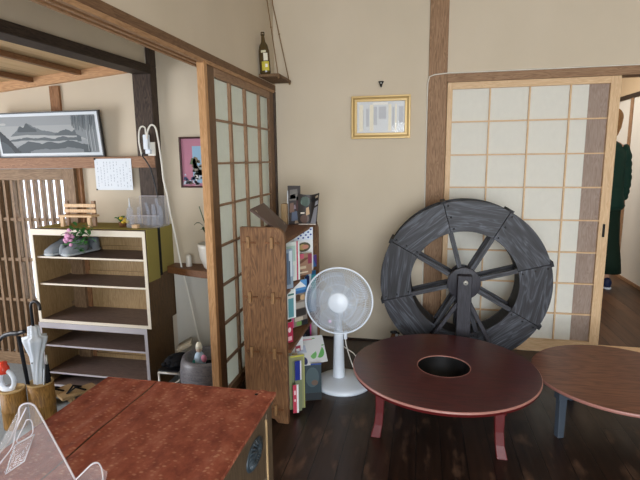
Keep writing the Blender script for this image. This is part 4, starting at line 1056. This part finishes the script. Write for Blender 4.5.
# on top of the rack
RT_ = .936
P = [(-.667, -1.08, RT_+.012), (-.691, -.92, RT_+.036), (-.803, -.98, 1.096), (-.826, -1.12, 1.078)]
tt = thing('photo_album', 'dark brown album lying tilted on top of the rack', 'album', (-.77, -1.04, RT_))
def flat(P, th, off=0):
    P = [Vector(p) for p in P]; nrm = (P[1]-P[0]).cross(P[3]-P[0]).normalized()
    return lambda u, v, d: P[0].lerp(P[1], u).lerp(P[3].lerp(P[2], u), v) + nrm*d
fn = flat(P, .01)
f = MB(); f.use(C('58473f')).prism([(0, 0), (1, 0), (1, 1), (0, 1)], fn, -.010, 0)
f.use(C('a29484')).prism([(.1, .1), (.9, .1), (.9, .9), (.1, .9)], fn, 0, .0006)
f.use(C('8b8470')).prism([(.35, .55), (.6, .5), (.62, .8), (.4, .84)], fn, .0006, .0012).use(C('6e4f48')).prism([(.3, .2), (.7, .2), (.6, .4), (.35, .45)], fn, .0006, .0012).use(C('26201f')).prism([(.65, .45), (.85, .5), (.8, .85), (.68, .8)], fn, .0006, .0012)
f.build('cover', None, tt)
f = MB().prism([(-.845, RT_), (-.735, RT_), (-.775, RT_+.040), (-.79, RT_+.040)], lambda u, v, d: (u, d, v), -.99, -.93)
tag(f.build('dark_prop', M['blackmat']), 'small black wedge-shaped case propping up the album', 'case')
tag(MB().box(-.808, -.772, -.66, -.60, RT_, RT_+.125).build('wooden_block', M['desklight'], bevel=.005), 'pale wooden block standing behind the album', 'block')
tt = thing('photo_card', 'tall dark picture card standing on the rack left of the curved one', 'card', (-.745, -.62, RT_))
MB().box(-.774, -.700, -.625, -.607, RT_, RT_+.228).build('card', C('3c3636'), tt, bevel=.001)
f = MB()
f.use(C('c9ced4')).box(-.776, -.771, -.628, -.6255, RT_, RT_+.20)
for (c_, x0, x1, z0, z1) in [(q[0], q[1]+.011, q[2]+.011, q[3], q[4]) for q in (('6e6a66', -.775, -.720, .14, .21), ('9a9aa0', -.772, -.735, .15, .18), ('4c3030', -.735, -.715, .08, .17), ('7d6256', -.775, -.745, .07, .13), ('5f6a80', -.765, -.725, .02, .08), ('a58f78', -.745, -.722, .005, .03), ('8e7d88', -.75, -.735, .09, .12))]:
    f.use(C(c_)); f.prism([(x0, RT_+z0), (x1, RT_+z0+.004), (x1-.006, RT_+z1), (x0+.004, RT_+z1-.006)], lambda u, v, d: (u, d, v), -.6262, -.625)
f.build('print', None, tt)
tt = thing('photo_card', 'dark curved picture card with a green and tan figure on the rack', 'card', (-.66, -.64, RT_))
f = MB(); n = 10
def cf(u, v, d): return (-.704+.104*u+.020*v*u, -.648+.030*math.sin(PI*(u*.9)) - d, RT_+.185*v - .012*math.sin(PI*u)*v + .004*u*v)
for i in range(n):
    f.use(C('2b2523')).prism([(i/n, 0), ((i+1)/n, 0), ((i+1)/n, 1), (i/n, 1)], cf, 0, .003)
f.build('card', None, tt)
f = MB()
for (c_, poly) in (('3e5148', circ(.32, .78, .22, .16)), ('5d7268', circ(.22, .74, .12, .09)), ('b08d64', [(.35, .30), (.55, .36), (.48, .6), (.36, .56)]), ('8b8b92', [(.62, .05), (.95, .05), (.98, .6), (.78, .55)]), ('999aa2', [(.8, .62), (.97, .66), (.97, .78), (.84, .76)]), ('574038', circ(.3, .2, .22, .14)), ('d6cbc0', [(.1, .36), (.28, .37), (.28, .42), (.1, .41)]), ('c3b6aa', [(.0, .015), (.98, .015), (.98, .045), (0, .045)]), ('16181a', circ(.72, .82, .16, .08)), ('a99a86', [(.8, .86), (.96, .88), (.94, .95), (.82, .93)])):
    f.use(C(c_)); f.prism(poly, cf, .003, .0042)
f.build('print', None, tt)

# ---------------------------------------------------------------- fan
FX, FY = -.432, -.715
t = thing('electric_fan', 'white pedestal fan standing between the magazine rack and the round red table', 'fan', (FX, FY, 0))
MB().lathe([(.163, 0), (.167, .008), (.163, .020), (.150, .028), (.110, .036), (.060, .044), (.001, .047)], (FX-.002, FY, 0), 56).build('base', M['white'], t)
cx = FX-.028
MB().lathe([(.040, .040), (.036, .05), (.034, .12), (.028, .30), (.0275, .325), (.02, .33)], (cx, FY+.01, 0), 28).build('column', M['white'], t)
MB().tube([(cx, FY+.01, .32), (cx, FY+.015, .40), (cx, FY+.04, .47)], [.020, .022, .028], 16).build('neck', M['white'], t)
FC = Vector((FX-.006, FY-.06, .545)); rot = Matrix.Rotation(math.radians(4), 3, 'Z') @ Matrix.Rotation(math.radians(-3), 3, 'X')
def fp(x, y, z): return FC + rot @ Vector((x, y, z))
MB().lathe([(.001, -.04), (.045, -.035), (.058, 0), (.058, .07), (.045, .11), (.001, .12)], FC, 28, rot @ Matrix.Rotation(-PI/2, 3, 'X')).build('motor_housing', M['white'], t)
R_ = .184
def ring(b, r, y, w, n=64): b.tube([fp(r*math.cos(2*PI*k/n), y, r*math.sin(2*PI*k/n)) for k in range(n+1)], w, 8, False)
f = MB(); ring(f, R_, -.075, .0048); f.build('guard_ring', M['white'], t)
def guard(y0, yc, off):
    f = MB(); N = 92
    for k in range(N):
        a = 2*PI*k/N; pts = []
        for q, rr in enumerate((.050, .09, .13, .165, R_)):
            aa = a + off*(1-rr/R_)
            yy = y0 + (yc-y0)*math.cos(PI/2*(rr/R_)**1.8)
            pts.append(fp(rr*math.cos(aa), yy, rr*math.sin(aa)))
        f.tube(pts, .0011, 4, False)
    for rr in (.10, .145): ring(f, rr, y0+(yc-y0)*math.cos(PI/2*(rr/R_)**1.8), .001, 48)
    return f
GD = guard(-.078, -.125, .5).build('front_guard', M['white'], t)
guard(-.072, -.030, -.5).build('rear_guard', M['white'], t)
MB().lathe([(.055, 0), (.057, .006), (.050, .012), (.001, .015)], fp(0, -.118, 0), 36, rot @ Matrix.Rotation(PI/2, 3, 'X')).build('hub_cap', M['white'], GD)
f = MB(); f.smooth = True
for k in range(5):
    a0 = 2*PI*k/5+.25; prev = None
    for i in range(7):
        rr = .025+.140*i/6; row = []
        for j in range(7):
            s_ = j/6; wdt = .95 if i else .8
            aa = a0 + wdt*(s_-.5)*(1.05-.15*abs(i-3)/3) + .35*i/6
            row.append(fp(rr*math.cos(aa), -.075+.030*(s_-.5)*2*(.5+.5*i/6)-.004, rr*math.sin(aa)*(1 if i < 6 else 1)))
        kk = f.add(row)
        if prev is not None:
            for j in range(6): f.face(prev+j, prev+j+1, kk+j+1, kk+j)
        prev = kk
f.smooth = False
f.build('blades', M['fanblade'], t)
MB().lathe([(.030, 0), (.030, .04), (.02, .05)], fp(0, -.05, 0), 20, rot @ Matrix.Rotation(PI/2, 3, 'X')).build('blade_hub', M['white'], t)
MB().lathe([(.004, 0), (.009, .001), (.009, .004), (.004, .004)], fp(-.045, -.112, -.105), 16, rot @ Matrix.Rotation(PI/2, 3, 'X')).build('round_sticker', C('dcc4dc'), t)
MB().box(cx+.032, cx+.050, FY+.0, FY+.03, .275, .325).build('cord_hook', M['white'], t, bevel=.004)
pts = [(cx+.041, FY+.01, .28), (cx+.045, FY+.01, .24), (cx+.065, FY+.03, .15), (cx+.095, FY+.05, .06), (cx+.14, FY+.07, .012), (cx+.25, FY+.15, .006), (cx+.30, FY+.40, .006)]
MB().tube(smooth(pts), .0035, 8).build('power_cord', M['whitecord'], t)
MB().tube(smooth([(cx+.02, FY+.04, .22), (cx+.05, FY+.06, .19), (cx+.085, FY+.07, .16), (cx+.12, FY+.10, .08), (cx+.16, FY+.16, .008)]), .003, 8).build('cord_loop', M['whitecord'], t)

# ---------------------------------------------------------------- water wheel
WX, WZ, WY, WB = .258, .568, -.425, -.255
RO, RI = .500, .316
t = thing('water_wheel', 'large charred-wood water wheel standing behind the round tables', 'water wheel', (WX, (WY+WB)/2, 0))
J0_ = math.radians(15.5)
def ringboards(y0, y1, nm):
    for k in range(8):
        a0 = J0_ + k*PI/4; am = a0+PI/8
        n = 10; loc = []
        for i in range(n+1): a = -PI/8+.003+(PI/4-.006)*i/n; loc.append((RO*math.sin(a), RO*math.cos(a)))
        for i in range(n, -1, -1): a = -PI/8+.003+(PI/4-.006)*i/n; loc.append((RI*math.sin(a), RI*math.cos(a)))
        f = MB().prism(loc, lambda u, v, d: (u, d, v), 0, y1-y0)
        # local x runs along the board so that the grain follows it
        # board origin shifted along the grain so that no two boards repeat
        sh_ = Vector((.23*k, 0, .11*(k % 3)))
        o = f.build(nm, M['wheel'], t, bevel=.0015, origin=-sh_)
        o.rotation_euler = (0, PI/2-am, 0)
        o.location = Vector((WX, y0, WZ)) - Vector(t['_w']) - Matrix.Rotation(PI/2-am, 3, 'Y') @ sh_
ringboards(WY, WY+.016, 'rim_board'); ringboards(WB-.016, WB, 'rim_board')
def wp(r, a, y): return Vector((WX+r*math.cos(a), y, WZ+r*math.sin(a)))
# paddles with tabs
for k in range(8):
    a = J0_+k*PI/4; rad = Vector((math.cos(a), 0, math.sin(a))); tn = Vector((-math.sin(a), 0, math.cos(a)))
    f = MB()
    f.beam(wp(RI-.004, a, (WY+WB)/2), wp(RO-.004, a, (WY+WB)/2), .012, WB-WY-.034, up=(0, 1, 0))
    f.beam(wp(RO-.004, a, (WY+WB)/2), wp(RO+.012, a, (WY+WB)/2), .030, WB-WY+.01, up=(0, 1, 0))
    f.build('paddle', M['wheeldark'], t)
# bucket soles (inner drum)
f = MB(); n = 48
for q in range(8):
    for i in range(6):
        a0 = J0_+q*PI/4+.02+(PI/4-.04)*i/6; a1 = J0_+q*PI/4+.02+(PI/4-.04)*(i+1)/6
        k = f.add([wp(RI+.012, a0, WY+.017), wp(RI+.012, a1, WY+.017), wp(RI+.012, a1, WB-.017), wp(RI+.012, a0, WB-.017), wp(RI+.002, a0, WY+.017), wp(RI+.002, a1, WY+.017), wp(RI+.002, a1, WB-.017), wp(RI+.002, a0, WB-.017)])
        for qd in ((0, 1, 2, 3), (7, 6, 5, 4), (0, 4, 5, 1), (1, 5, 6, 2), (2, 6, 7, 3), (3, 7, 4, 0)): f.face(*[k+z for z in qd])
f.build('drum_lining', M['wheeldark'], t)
# spokes
for yy in (WY+.020, WB-.030):
    for k in range(8):
        a = J0_+k*PI/4
        f = MB()
        L = RI+.02-.04
        f.box(0, L, -.009, .009, -.0135, .0135)
        o = f.build('spoke', M['wheel'], t, bevel=.001, origin=(0, 0, 0))
        o.location = wp(.04, a, yy) - Vector(t['_w']); o.rotation_euler = (0, -a, 0)
# bolts on the front boards
for k in range(8):
    a = J0_+k*PI/4
    for s_ in (RI+.02, (RI+RO)/2, RO-.022):
        MB().lathe([(.006, 0), (.005, .004), (.001, .005)], wp(s_, a-.022/s_, WY), 10, Matrix.Rotation(PI/2, 3, 'X')).build('bolt', M['black'], t)
# hub
MB().lathe([(.098, 0), (.098, .018)], (WX, WY+.008, WZ), 40, Matrix.Rotation(PI/2, 3, 'X')).build('hub_disc', M['wheelz'], t, bevel=.002)
MB().lathe([(.080, 0), (.080, .018)], (WX, WB+.008, WZ), 40, Matrix.Rotation(PI/2, 3, 'X')).build('hub_disc', M['wheelz'], t, bevel=.002)
MB().lathe([(.030, 0), (.030, .27)], (WX, WB+.055-.003, WZ), 24, Matrix.Rotation(PI/2, 3, 'X')).build('axle', M['wheeldark'], t)
# stand
PF = WY-.075
MB().box(WX-.041, WX+.041, PF, PF+.055, 0, WZ+.062).build('post', M['wheelz'], t, bevel=.004)
MB().box(WX-.040, WX+.040, WB+.012, WB+.060, 0, WZ+.05).build('post', M['wheelz'], t, bevel=.004)
f = MB(); f.lathe([(.014, 0), (.014, .004), (.001, .005)], (WX+.004, PF, WZ+.022), 20, Matrix.Rotation(PI/2, 3, 'X')); f.build('axle_bolt', M['bolt'], t)
MB().lathe([(.004, .0), (.004, .008), (.001, .009)], (WX+.004, PF, WZ+.022), 12, Matrix.Rotation(PI/2, 3, 'X')).build('axle_pin', M['black'], t)
for sx in (-1, 1):
    MB().beam((WX+sx*.035, PF+.028, .46), (WX+(.25 if sx > 0 else -.30), PF+.028, .045), .022, .034, up=(0, 1, 0)).build('brace', M['wheelz'], t, bevel=.002)
for y in (PF+.028, WB+.036): MB().box(WX-.40, WX+.40, y-.025, y+.025, 0, .045).build('foot_beam', M['wheelz'], t, bevel=.003)
# cloth pouch beside the wheel
t = thing('cloth_pouch', 'small brown pouch with dark cord at the left foot of the water wheel', 'pouch', (-.155, -.335, 0))
MB().loft([((-.155, -.335, .0), .05, .035), ((-.155, -.335, .06), .062, .045), ((-.15, -.335, .13), .045, .032), ((-.152, -.335, .185), .022, .015), ((-.153, -.335, .20), .014, .010)], 20).build('bag', M['racky'], t)
MB().lathe([(.016, 0), (.018, .006), (.016, .012)], (-.153, -.335, .194), 14).ellipsoid((-.165, -.350, .205), .018, .006, .010).ellipsoid((-.135, -.350, .200), .016, .006, .009).build('cord', M['black'], t)
MB().ellipsoid((-.140, -.357, .188), .010, .005, .010).build('white_tag', M['white'], t)

# ---------------------------------------------------------------- round red table with grill hole
TX, TY, TR, TH = .123, -1.060, .443, .310
t = thing('round_table', 'large round dark red lacquered low table with a grill hole in the middle', 'table', (TX, TY, 0))
Rh = .127
f = MB(); f.use(M['lacquer']).lathe([(Rh, TH-.022), (TR-.010, TH-.022)], (TX, TY, 0), 96)
f = MB(); f.smooth = False
def annulus(b, prof, c, n=96):
    b.smooth = True; rr = []
    for r, z in prof: rr.append(b.add([Vector(c)+Vector((r*math.cos(2*PI*j/n), r*math.sin(2*PI*j/n), z)) for j in range(n)]))
    for a, d in zip(rr, rr[1:]):
        for j in range(n): b.face(a+j, a+(j+1) % n, d+(j+1) % n, d+j)
    b.smooth = False
f.use(M['lacquer']); annulus(f, [(TR-.004, TH), (Rh, TH)], (TX, TY, 0)); annulus(f, [(Rh, TH), (Rh, TH-.026)], (TX, TY, 0)); annulus(f, [(Rh, TH-.026), (TR-.012, TH-.026)], (TX, TY, 0))
o = f.build('table_top', None, t)
f = MB(); annulus(f, [(TR-.004, TH), (TR, TH-.003), (TR, TH-.009)], (TX, TY, 0)); g = MB(); annulus(g, [(TR, TH-.009), (TR-.006, TH-.012), (TR-.004, TH-.022), (TR-.012, TH-.026)], (TX, TY, 0)); g.build('under_rim', M['lacquerleg'], t); part(f.build('rim', M['lacqueredge'], t), 'worn paler rim of the red table')
f = MB(); annulus(f, [(Rh+.002, TH+.0004), (Rh+.001, TH+.001), (Rh-.002, TH+.001), (Rh-.003, TH-.003)], (TX, TY, 0)); f.build('hole_rim', M['lacqueredge'], t)
f = MB(); annulus(f, [(Rh-.001, TH-.003), (Rh-.005, TH-.08), (.06, TH-.12), (.001, TH-.125)], (TX, TY, 0), 48)
annulus(f, [(Rh-.001, TH-.026), (Rh-.001, TH-.083), (.06, TH-.124), (.001, TH-.129)], (TX, TY, 0), 48); f.build('grill_bowl', M['holedark'], t)
for y in (-.12, .0, .1): pass
LEGS = [(math.radians(a), q) for a, q in ((206.5, .348), (318, .332), (28, .345), (138, .345))]
for k in range(4):
    (a, q), (c, w_) = LEGS[k], LEGS[(k+1) % 4]
    MB().beam((TX+(q-.02)*math.cos(a), TY+(q-.02)*math.sin(a), TH-.046), (TX+(w_-.02)*math.cos(c), TY+(w_-.02)*math.sin(c), TH-.046), .022, .038).build('apron_rail', M['lacquerleg'], t, bevel=.002)
for a, q in LEGS:
    d = Vector((math.cos(a), math.sin(a), 0))
    f = MB(); secs = []
    for (h, o_, w) in ((.280, -.016, .022), (.20, -.018, .021), (.12, -.016, .019), (.06, -.010, .020), (.0, .004, .023)):
        c = Vector((TX, TY, h)) + d*(q+o_)
        secs.append(f.add([c+Vector((x*w, y*w, 0)) for x, y in ((-1, -1), (1, -1), (1, 1), (-1, 1))]))
    for e, c in zip(secs, secs[1:]):
        for j in range(4): f.face(c+j, c+(j+1) % 4, e+(j+1) % 4, e+j)
    f.face(secs[0], secs[0]+1, secs[0]+2, secs[0]+3); f.face(secs[-1]+3, secs[-1]+2, secs[-1]+1, secs[-1])
    f.build('leg', M['lacquerleg'], t, bevel=.003)

# second round table
UX2, UY2, UR, UH = .942, -.945, .387, .280
t = thing('round_table', 'smaller round worn brown table on grey legs at the right edge', 'table', (UX2, UY2, 0))
f = MB(); f.lathe([(UR-.010, UH-.020), (UR-.002, UH-.018)], (UX2, UY2, 0), 80); f = MB()
annulus(f, [(.001, UH), (UR-.003, UH)], (UX2, UY2, 0), 80)
f.f = [tuple(reversed(q)) for q in f.f]
annulus(f, [(UR-.012, UH-.018), (.001, UH-.018)], (UX2, UY2, 0), 80); f.build('table_top', M['table2'], t)
f = MB(); annulus(f, [(UR-.003, UH), (UR, UH-.004), (UR-.001, UH-.014), (UR-.012, UH-.018)], (UX2, UY2, 0), 80); part(f.build('rim', M['lacqueredge'], t), 'worn reddish rim of the brown table')
L2 = [Vector((UX2+dx, UY2+dy, 0)) for dx, dy in ((-.278, -.118), (.118, -.278), (.278, .118), (-.118, .278))]
for k in range(4):
    a, c = L2[k], L2[(k+1) % 4]; z = Vector((0, 0, UH-.038))
    MB().beam(a+z, c+z, .022, .040).build('apron_rail', M['table2leg'], t, bevel=.002)
for q in L2:
    T = Matrix.Translation(q) @ Matrix.Rotation(.36, 4, 'Z')
    MB().box(-.026, .026, -.020, .020, UH-.085, UH-.018, T).build('leg_block', M['table2leg'], t, bevel=.002)
    f = MB(); f.prism([(-.019, UH-.08), (.019, UH-.08), (.0155, 0), (-.0155, 0)], lambda u, v, d: T @ Vector((u, d, v)), -.016, .016)
    f.build('leg', M['table2leg'], t, bevel=.003)

# ---------------------------------------------------------------- person in the hall
PX, PY = 1.705, 1.86
t = thing('person', 'person in a dark green padded jacket and wide dark trousers in the hall', 'person', (PX, PY, 0))
def skinmesh(name, verts, edges, rad, mat, parent, root=0, levels=1):
    me = bpy.data.meshes.new(name); w = Vector(parent['_w'])
    me.from_pydata([tuple(Vector(v)-w) for v in verts], edges, []); o = bpy.data.objects.new(name, me); COL.objects.link(o); o.parent = parent
    o['_w'] = tuple(w)
    me.materials.append(mat)
    sk = o.modifiers.new('skin', 'SKIN'); sk.use_smooth_shade = True
    ly = me.skin_vertices[0].data if me.skin_vertices else None
    if ly is None:
        bm_ = None
    for i, r in enumerate(rad): me.skin_vertices[0].data[i].radius = (r if isinstance(r, tuple) else (r, r))
    for i in range(len(verts)): me.skin_vertices[0].data[i].use_root = (i == root)
    sb = o.modifiers.new('sub', 'SUBSURF'); sb.levels = levels; sb.render_levels = levels
    return o
V_ = []; E_ = []; R2 = []
def jv(p, r, frm=None):
    V_.append((PX+p[0], PY+p[1], p[2])); R2.append(r)
    if frm is not None: E_.append((frm, len(V_)-1))
    return len(V_)-1
pel = jv((0, 0, .93), (.15, .11)); ab = jv((0, 0, 1.08), (.13, .10), pel); ch_ = jv((0, .0, 1.28), (.15, .11), ab); sh = jv((0, 0, 1.42), (.10, .075), ch_); nk = jv((.02, .01, 1.50), .052, sh)
h1 = jv((.045, .02, 1.585), (.072, .08), nk); h2 = jv((.055, .015, 1.665), (.078, .095), h1); h3 = jv((.06, .01, 1.73), (.055, .065), h2)
for sx in (-1, 1):
    hp = jv((sx*.085, 0, .86), .085, pel); kn = jv((sx*.09, .01, .48), .058, hp); ca = jv((sx*.09, .0, .33), .052, kn); ank = jv((sx*.130, -.005, .09), .036, ca); toe = jv((sx*.135, .10, .04), .034, ank); jv((sx*.138, .16, .032), .026, toe)
    s1 = jv((sx*.165, 0, 1.39), .056, sh); el = jv((sx*.215, .0, 1.10), .043, s1); wr = jv((sx*.225, .07, .88), .028, el); pm = jv((sx*.222, .10, .82), (.036, .020), wr)
    for q, (dy, L, rr) in enumerate(((-.030, .062, .0085), (-.010, .075, .009), (.010, .070, .009), (.028, .058, .008))):
        k1 = jv((sx*.222, .11+dy, .785), rr, pm); k2 = jv((sx*.218, .118+dy, .785-L*.5), rr, k1); jv((sx*.210, .122+dy, .785-L), rr*.85, k2)
    k1 = jv((sx*.205, .125, .83), .010, pm); jv((sx*.195, .150, .80), .009, k1)
try:
    me = bpy.data.meshes.new('body'); w = Vector(t['_w'])
    me.from_pydata([tuple(Vector(v)-w) for v in V_], E_, []); o = bpy.data.objects.new('body', me); COL.objects.link(o); o.parent = t; o['_w'] = tuple(w)
    me.materials.append(M['skin'])
    sk = o.modifiers.new('skin', 'SKIN'); sk.use_smooth_shade = True
    if not me.skin_vertices:
        import bmesh
        bm = bmesh.new(); bm.from_mesh(me); bm.verts.layers.skin.verify(); bm.to_mesh(me); bm.free()
    for i, r in enumerate(R2):
        d_ = me.skin_vertices[0].data[i]; d_.radius = r if isinstance(r, tuple) else (r, r); d_.use_root = (i == 0)
    sb = o.modifiers.new('sub', 'SUBSURF'); sb.levels = 1; sb.render_levels = 1
except Exception as ex:
    print('skin failed', ex)
P3 = lambda x, y, z: Vector((PX+x, PY+y, z))
MB().ellipsoid(P3(.055, -.018, 1.675), .092, .100, .100, 20, 14).loft([(P3(.055, -.065, 1.66), .080, .045), (P3(.05, -.075, 1.58), .072, .038), (P3(.04, -.07, 1.51), .058, .03), (P3(.03, -.06, 1.47), .03, .02)], 18).build('hair', M['hair'], t)
prof_ = [(.80, .215, .165), (.84, .225, .172), (.97, .205, .16), (1.05, .20, .155), (1.20, .205, .15), (1.34, .205, .14), (1.42, .155, .115), (1.47, .085, .08)]
secs_ = []
for (z0_, a0_, b0_), (z1_, a1_, b1_) in zip(prof_, prof_[1:]):
    for q in range(5):
        e_ = q/5; zz_ = z0_+(z1_-z0_)*e_; pf = .010*abs(math.sin((zz_-.8)*PI/.075))
        secs_.append((P3(0, 0, zz_), a0_+(a1_-a0_)*e_+pf, b0_+(b1_-b0_)*e_+pf))
secs_ += [(P3(.01, 0, 1.47), .085, .08), (P3(.03, -.005, 1.53), .068, .072), (P3(.03, -.005, 1.535), .055, .06)]
f = MB(); f.loft(secs_, 28)
f.build('jacket', M['jacket'], t)
for sx in (-1, 1):
    f = MB(); ptsA = [(sx*.155, 0, 1.40), (sx*.19, 0, 1.33), (sx*.203, 0, 1.25), (sx*.210, .0, 1.17), (sx*.218, .0, 1.10), (sx*.224, .02, 1.02), (sx*.228, .045, .95), (sx*.228, .065, .90)]
    pp = smooth([P3(*q) for q in ptsA], 4)
    f.tube(pp, [.060+.009*abs(math.sin(i*.9)) - .016*i/len(pp) for i in range(len(pp))], 16)
    f.build('sleeve', M['jacket'], t)
    f = MB(); f.loft([(P3(sx*.085, 0, .90), .115, .125), (P3(sx*.092, 0, .70), .112, .115), (P3(sx*.105, .0, .48), .112, .11), (P3(sx*.125, .0, .30), .118, .12), (P3(sx*.135, .0, .165), .122, .125), (P3(sx*.135, 0, .165), .09, .09)], 22)
    f.build('trouser_leg', M['trousers'], t)
    f = MB(); f.loft([(P3(sx*0.133, -.065, .055), (.028, 0, 0), (0, 0, .045)), (P3(sx*0.133, -.04, .062), (.040, 0, 0), (0, 0, .055)), (P3(sx*0.135, .03, .055), (.044, 0, 0), (0, 0, .048)), (P3(sx*0.138, .12, .040), (.047, 0, 0), (0, 0, .034)), (P3(sx*0.140, .185, .030), (.028, 0, 0), (0, 0, .022))], 18)
    so = f.build('shoe', M['shoeblue'], t)
    f = MB(); f.loft([(P3(sx*0.133, -.075, .010), (.026, 0, 0), (0, 0, .010)), (P3(sx*0.133, -.04, .010), (.043, 0, 0), (0, 0, .010)), (P3(sx*0.138, .12, .010), (.050, 0, 0), (0, 0, .010)), (P3(sx*0.140, .195, .010), (.028, 0, 0), (0, 0, .010))], 18)
    f.build('shoe_sole', M['white'], so)
# face
f = MB()
for sx in (-1, 1): f.ellipsoid(P3(.055+sx*.034, .098, 1.645), .013, .008, .008)
f.build('eye', M['white'], t)
f = MB()
for sx in (-1, 1): f.ellipsoid(P3(.055+sx*.034, .105, 1.645), .005, .003, .005)
f.build('iris', M['black'], t)
MB().loft([(P3(.055, .10, 1.66), .008, .006), (P3(.055, .118, 1.615), .016, .014), (P3(.055, .10, 1.605), .012, .008)], 12).build('nose', M['skin'], t)
MB().ellipsoid(P3(.055, .100, 1.578), .024, .007, .007).build('mouth', C('a5615a'), t)
for sx in (-1, 1): MB().ellipsoid(P3(.055+sx*.080, .015, 1.635), .012, .018, .030).build('ear', M['skin'], t)

# ---------------------------------------------------------------- outside
struct(MB().box(-12, 12, -14, 9, -.6, -.5).build('ground', C('8f8a7c'), origin=(0, 0, 0)), 'pale ground outside', 'ground')

# ---------------------------------------------------------------- light
def area(name, loc, rot, sx, sy, power, color):
    l = bpy.data.lights.new(name, 'AREA'); l.shape = 'RECTANGLE'; l.size = sx; l.size_y = sy; l.energy = power; l.color = color
    o = bpy.data.objects.new(name, l); COL.objects.link(o); o.location = loc; o.rotation_euler = rot
    return o
R = math.radians
area('window_daylight', (.75, YB-.20, 1.15), (R(82), 0, 0), 2.6, 1.8, 200, (.90, .95, 1))
area('entrance_daylight', (-4.35, -2.15, .8), (R(90), 0, R(-90)), 1.6, 1.6, 78, (.95, .96, 1))
area('lattice_daylight', (-2.85, .75, .9), (R(-90), 0, 0), 1.2, 1.6, 75, (.88, .94, 1))
area('hall_ceiling_lamp', (1.0, 2.2, 2.45), (0, 0, 0), 1.2, 1.2, 36, (1, .94, .88))  # warm ceiling lamp of the hall, above the view
w = bpy.data.worlds.new('world'); S.world = w; w.use_nodes = True
n = w.node_tree.nodes; l = w.node_tree.links
sky = n.new('ShaderNodeTexSky'); sky.sky_type = 'HOSEK_WILKIE'; sky.turbidity = 5; sky.ground_albedo = .4
sky.sun_direction = Vector((.3, -.6, .8)).normalized()
l.new(sky.outputs[0], n['Background'].inputs['Color']); n['Background'].inputs['Strength'].default_value = 3.0

# ---------------------------------------------------------------- camera
cd = bpy.data.cameras.new('camera'); cam = bpy.data.objects.new('camera', cd); COL.objects.link(cam)
cd.sensor_fit = 'HORIZONTAL'; cd.sensor_width = 36; cd.lens = 480.4/640*36; cd.clip_start = .02
y_, p_, r_ = map(math.radians, (-12.04583, -9.5321, -0.6409))
fw = Vector((math.sin(y_)*math.cos(p_), math.cos(y_)*math.cos(p_), math.sin(p_)))
rt = Vector((math.cos(y_), -math.sin(y_), 0)); up = rt.cross(fw)
RT = rt*math.cos(r_) + up*math.sin(r_); UP = -rt*math.sin(r_) + up*math.cos(r_)
mt = Matrix((RT, UP, -fw)).transposed().to_4x4(); mt.translation = (0, -3.354, 1.315)
cam.matrix_world = mt
S.camera = cam
for o in bpy.data.objects:
    if '_w' in o: del o['_w']
S.view_settings.view_transform = 'Standard'; S.view_settings.look = 'None'
S.view_settings.gamma = 1; S.view_settings.use_curve_mapping = False
S.view_settings.exposure = 0.2
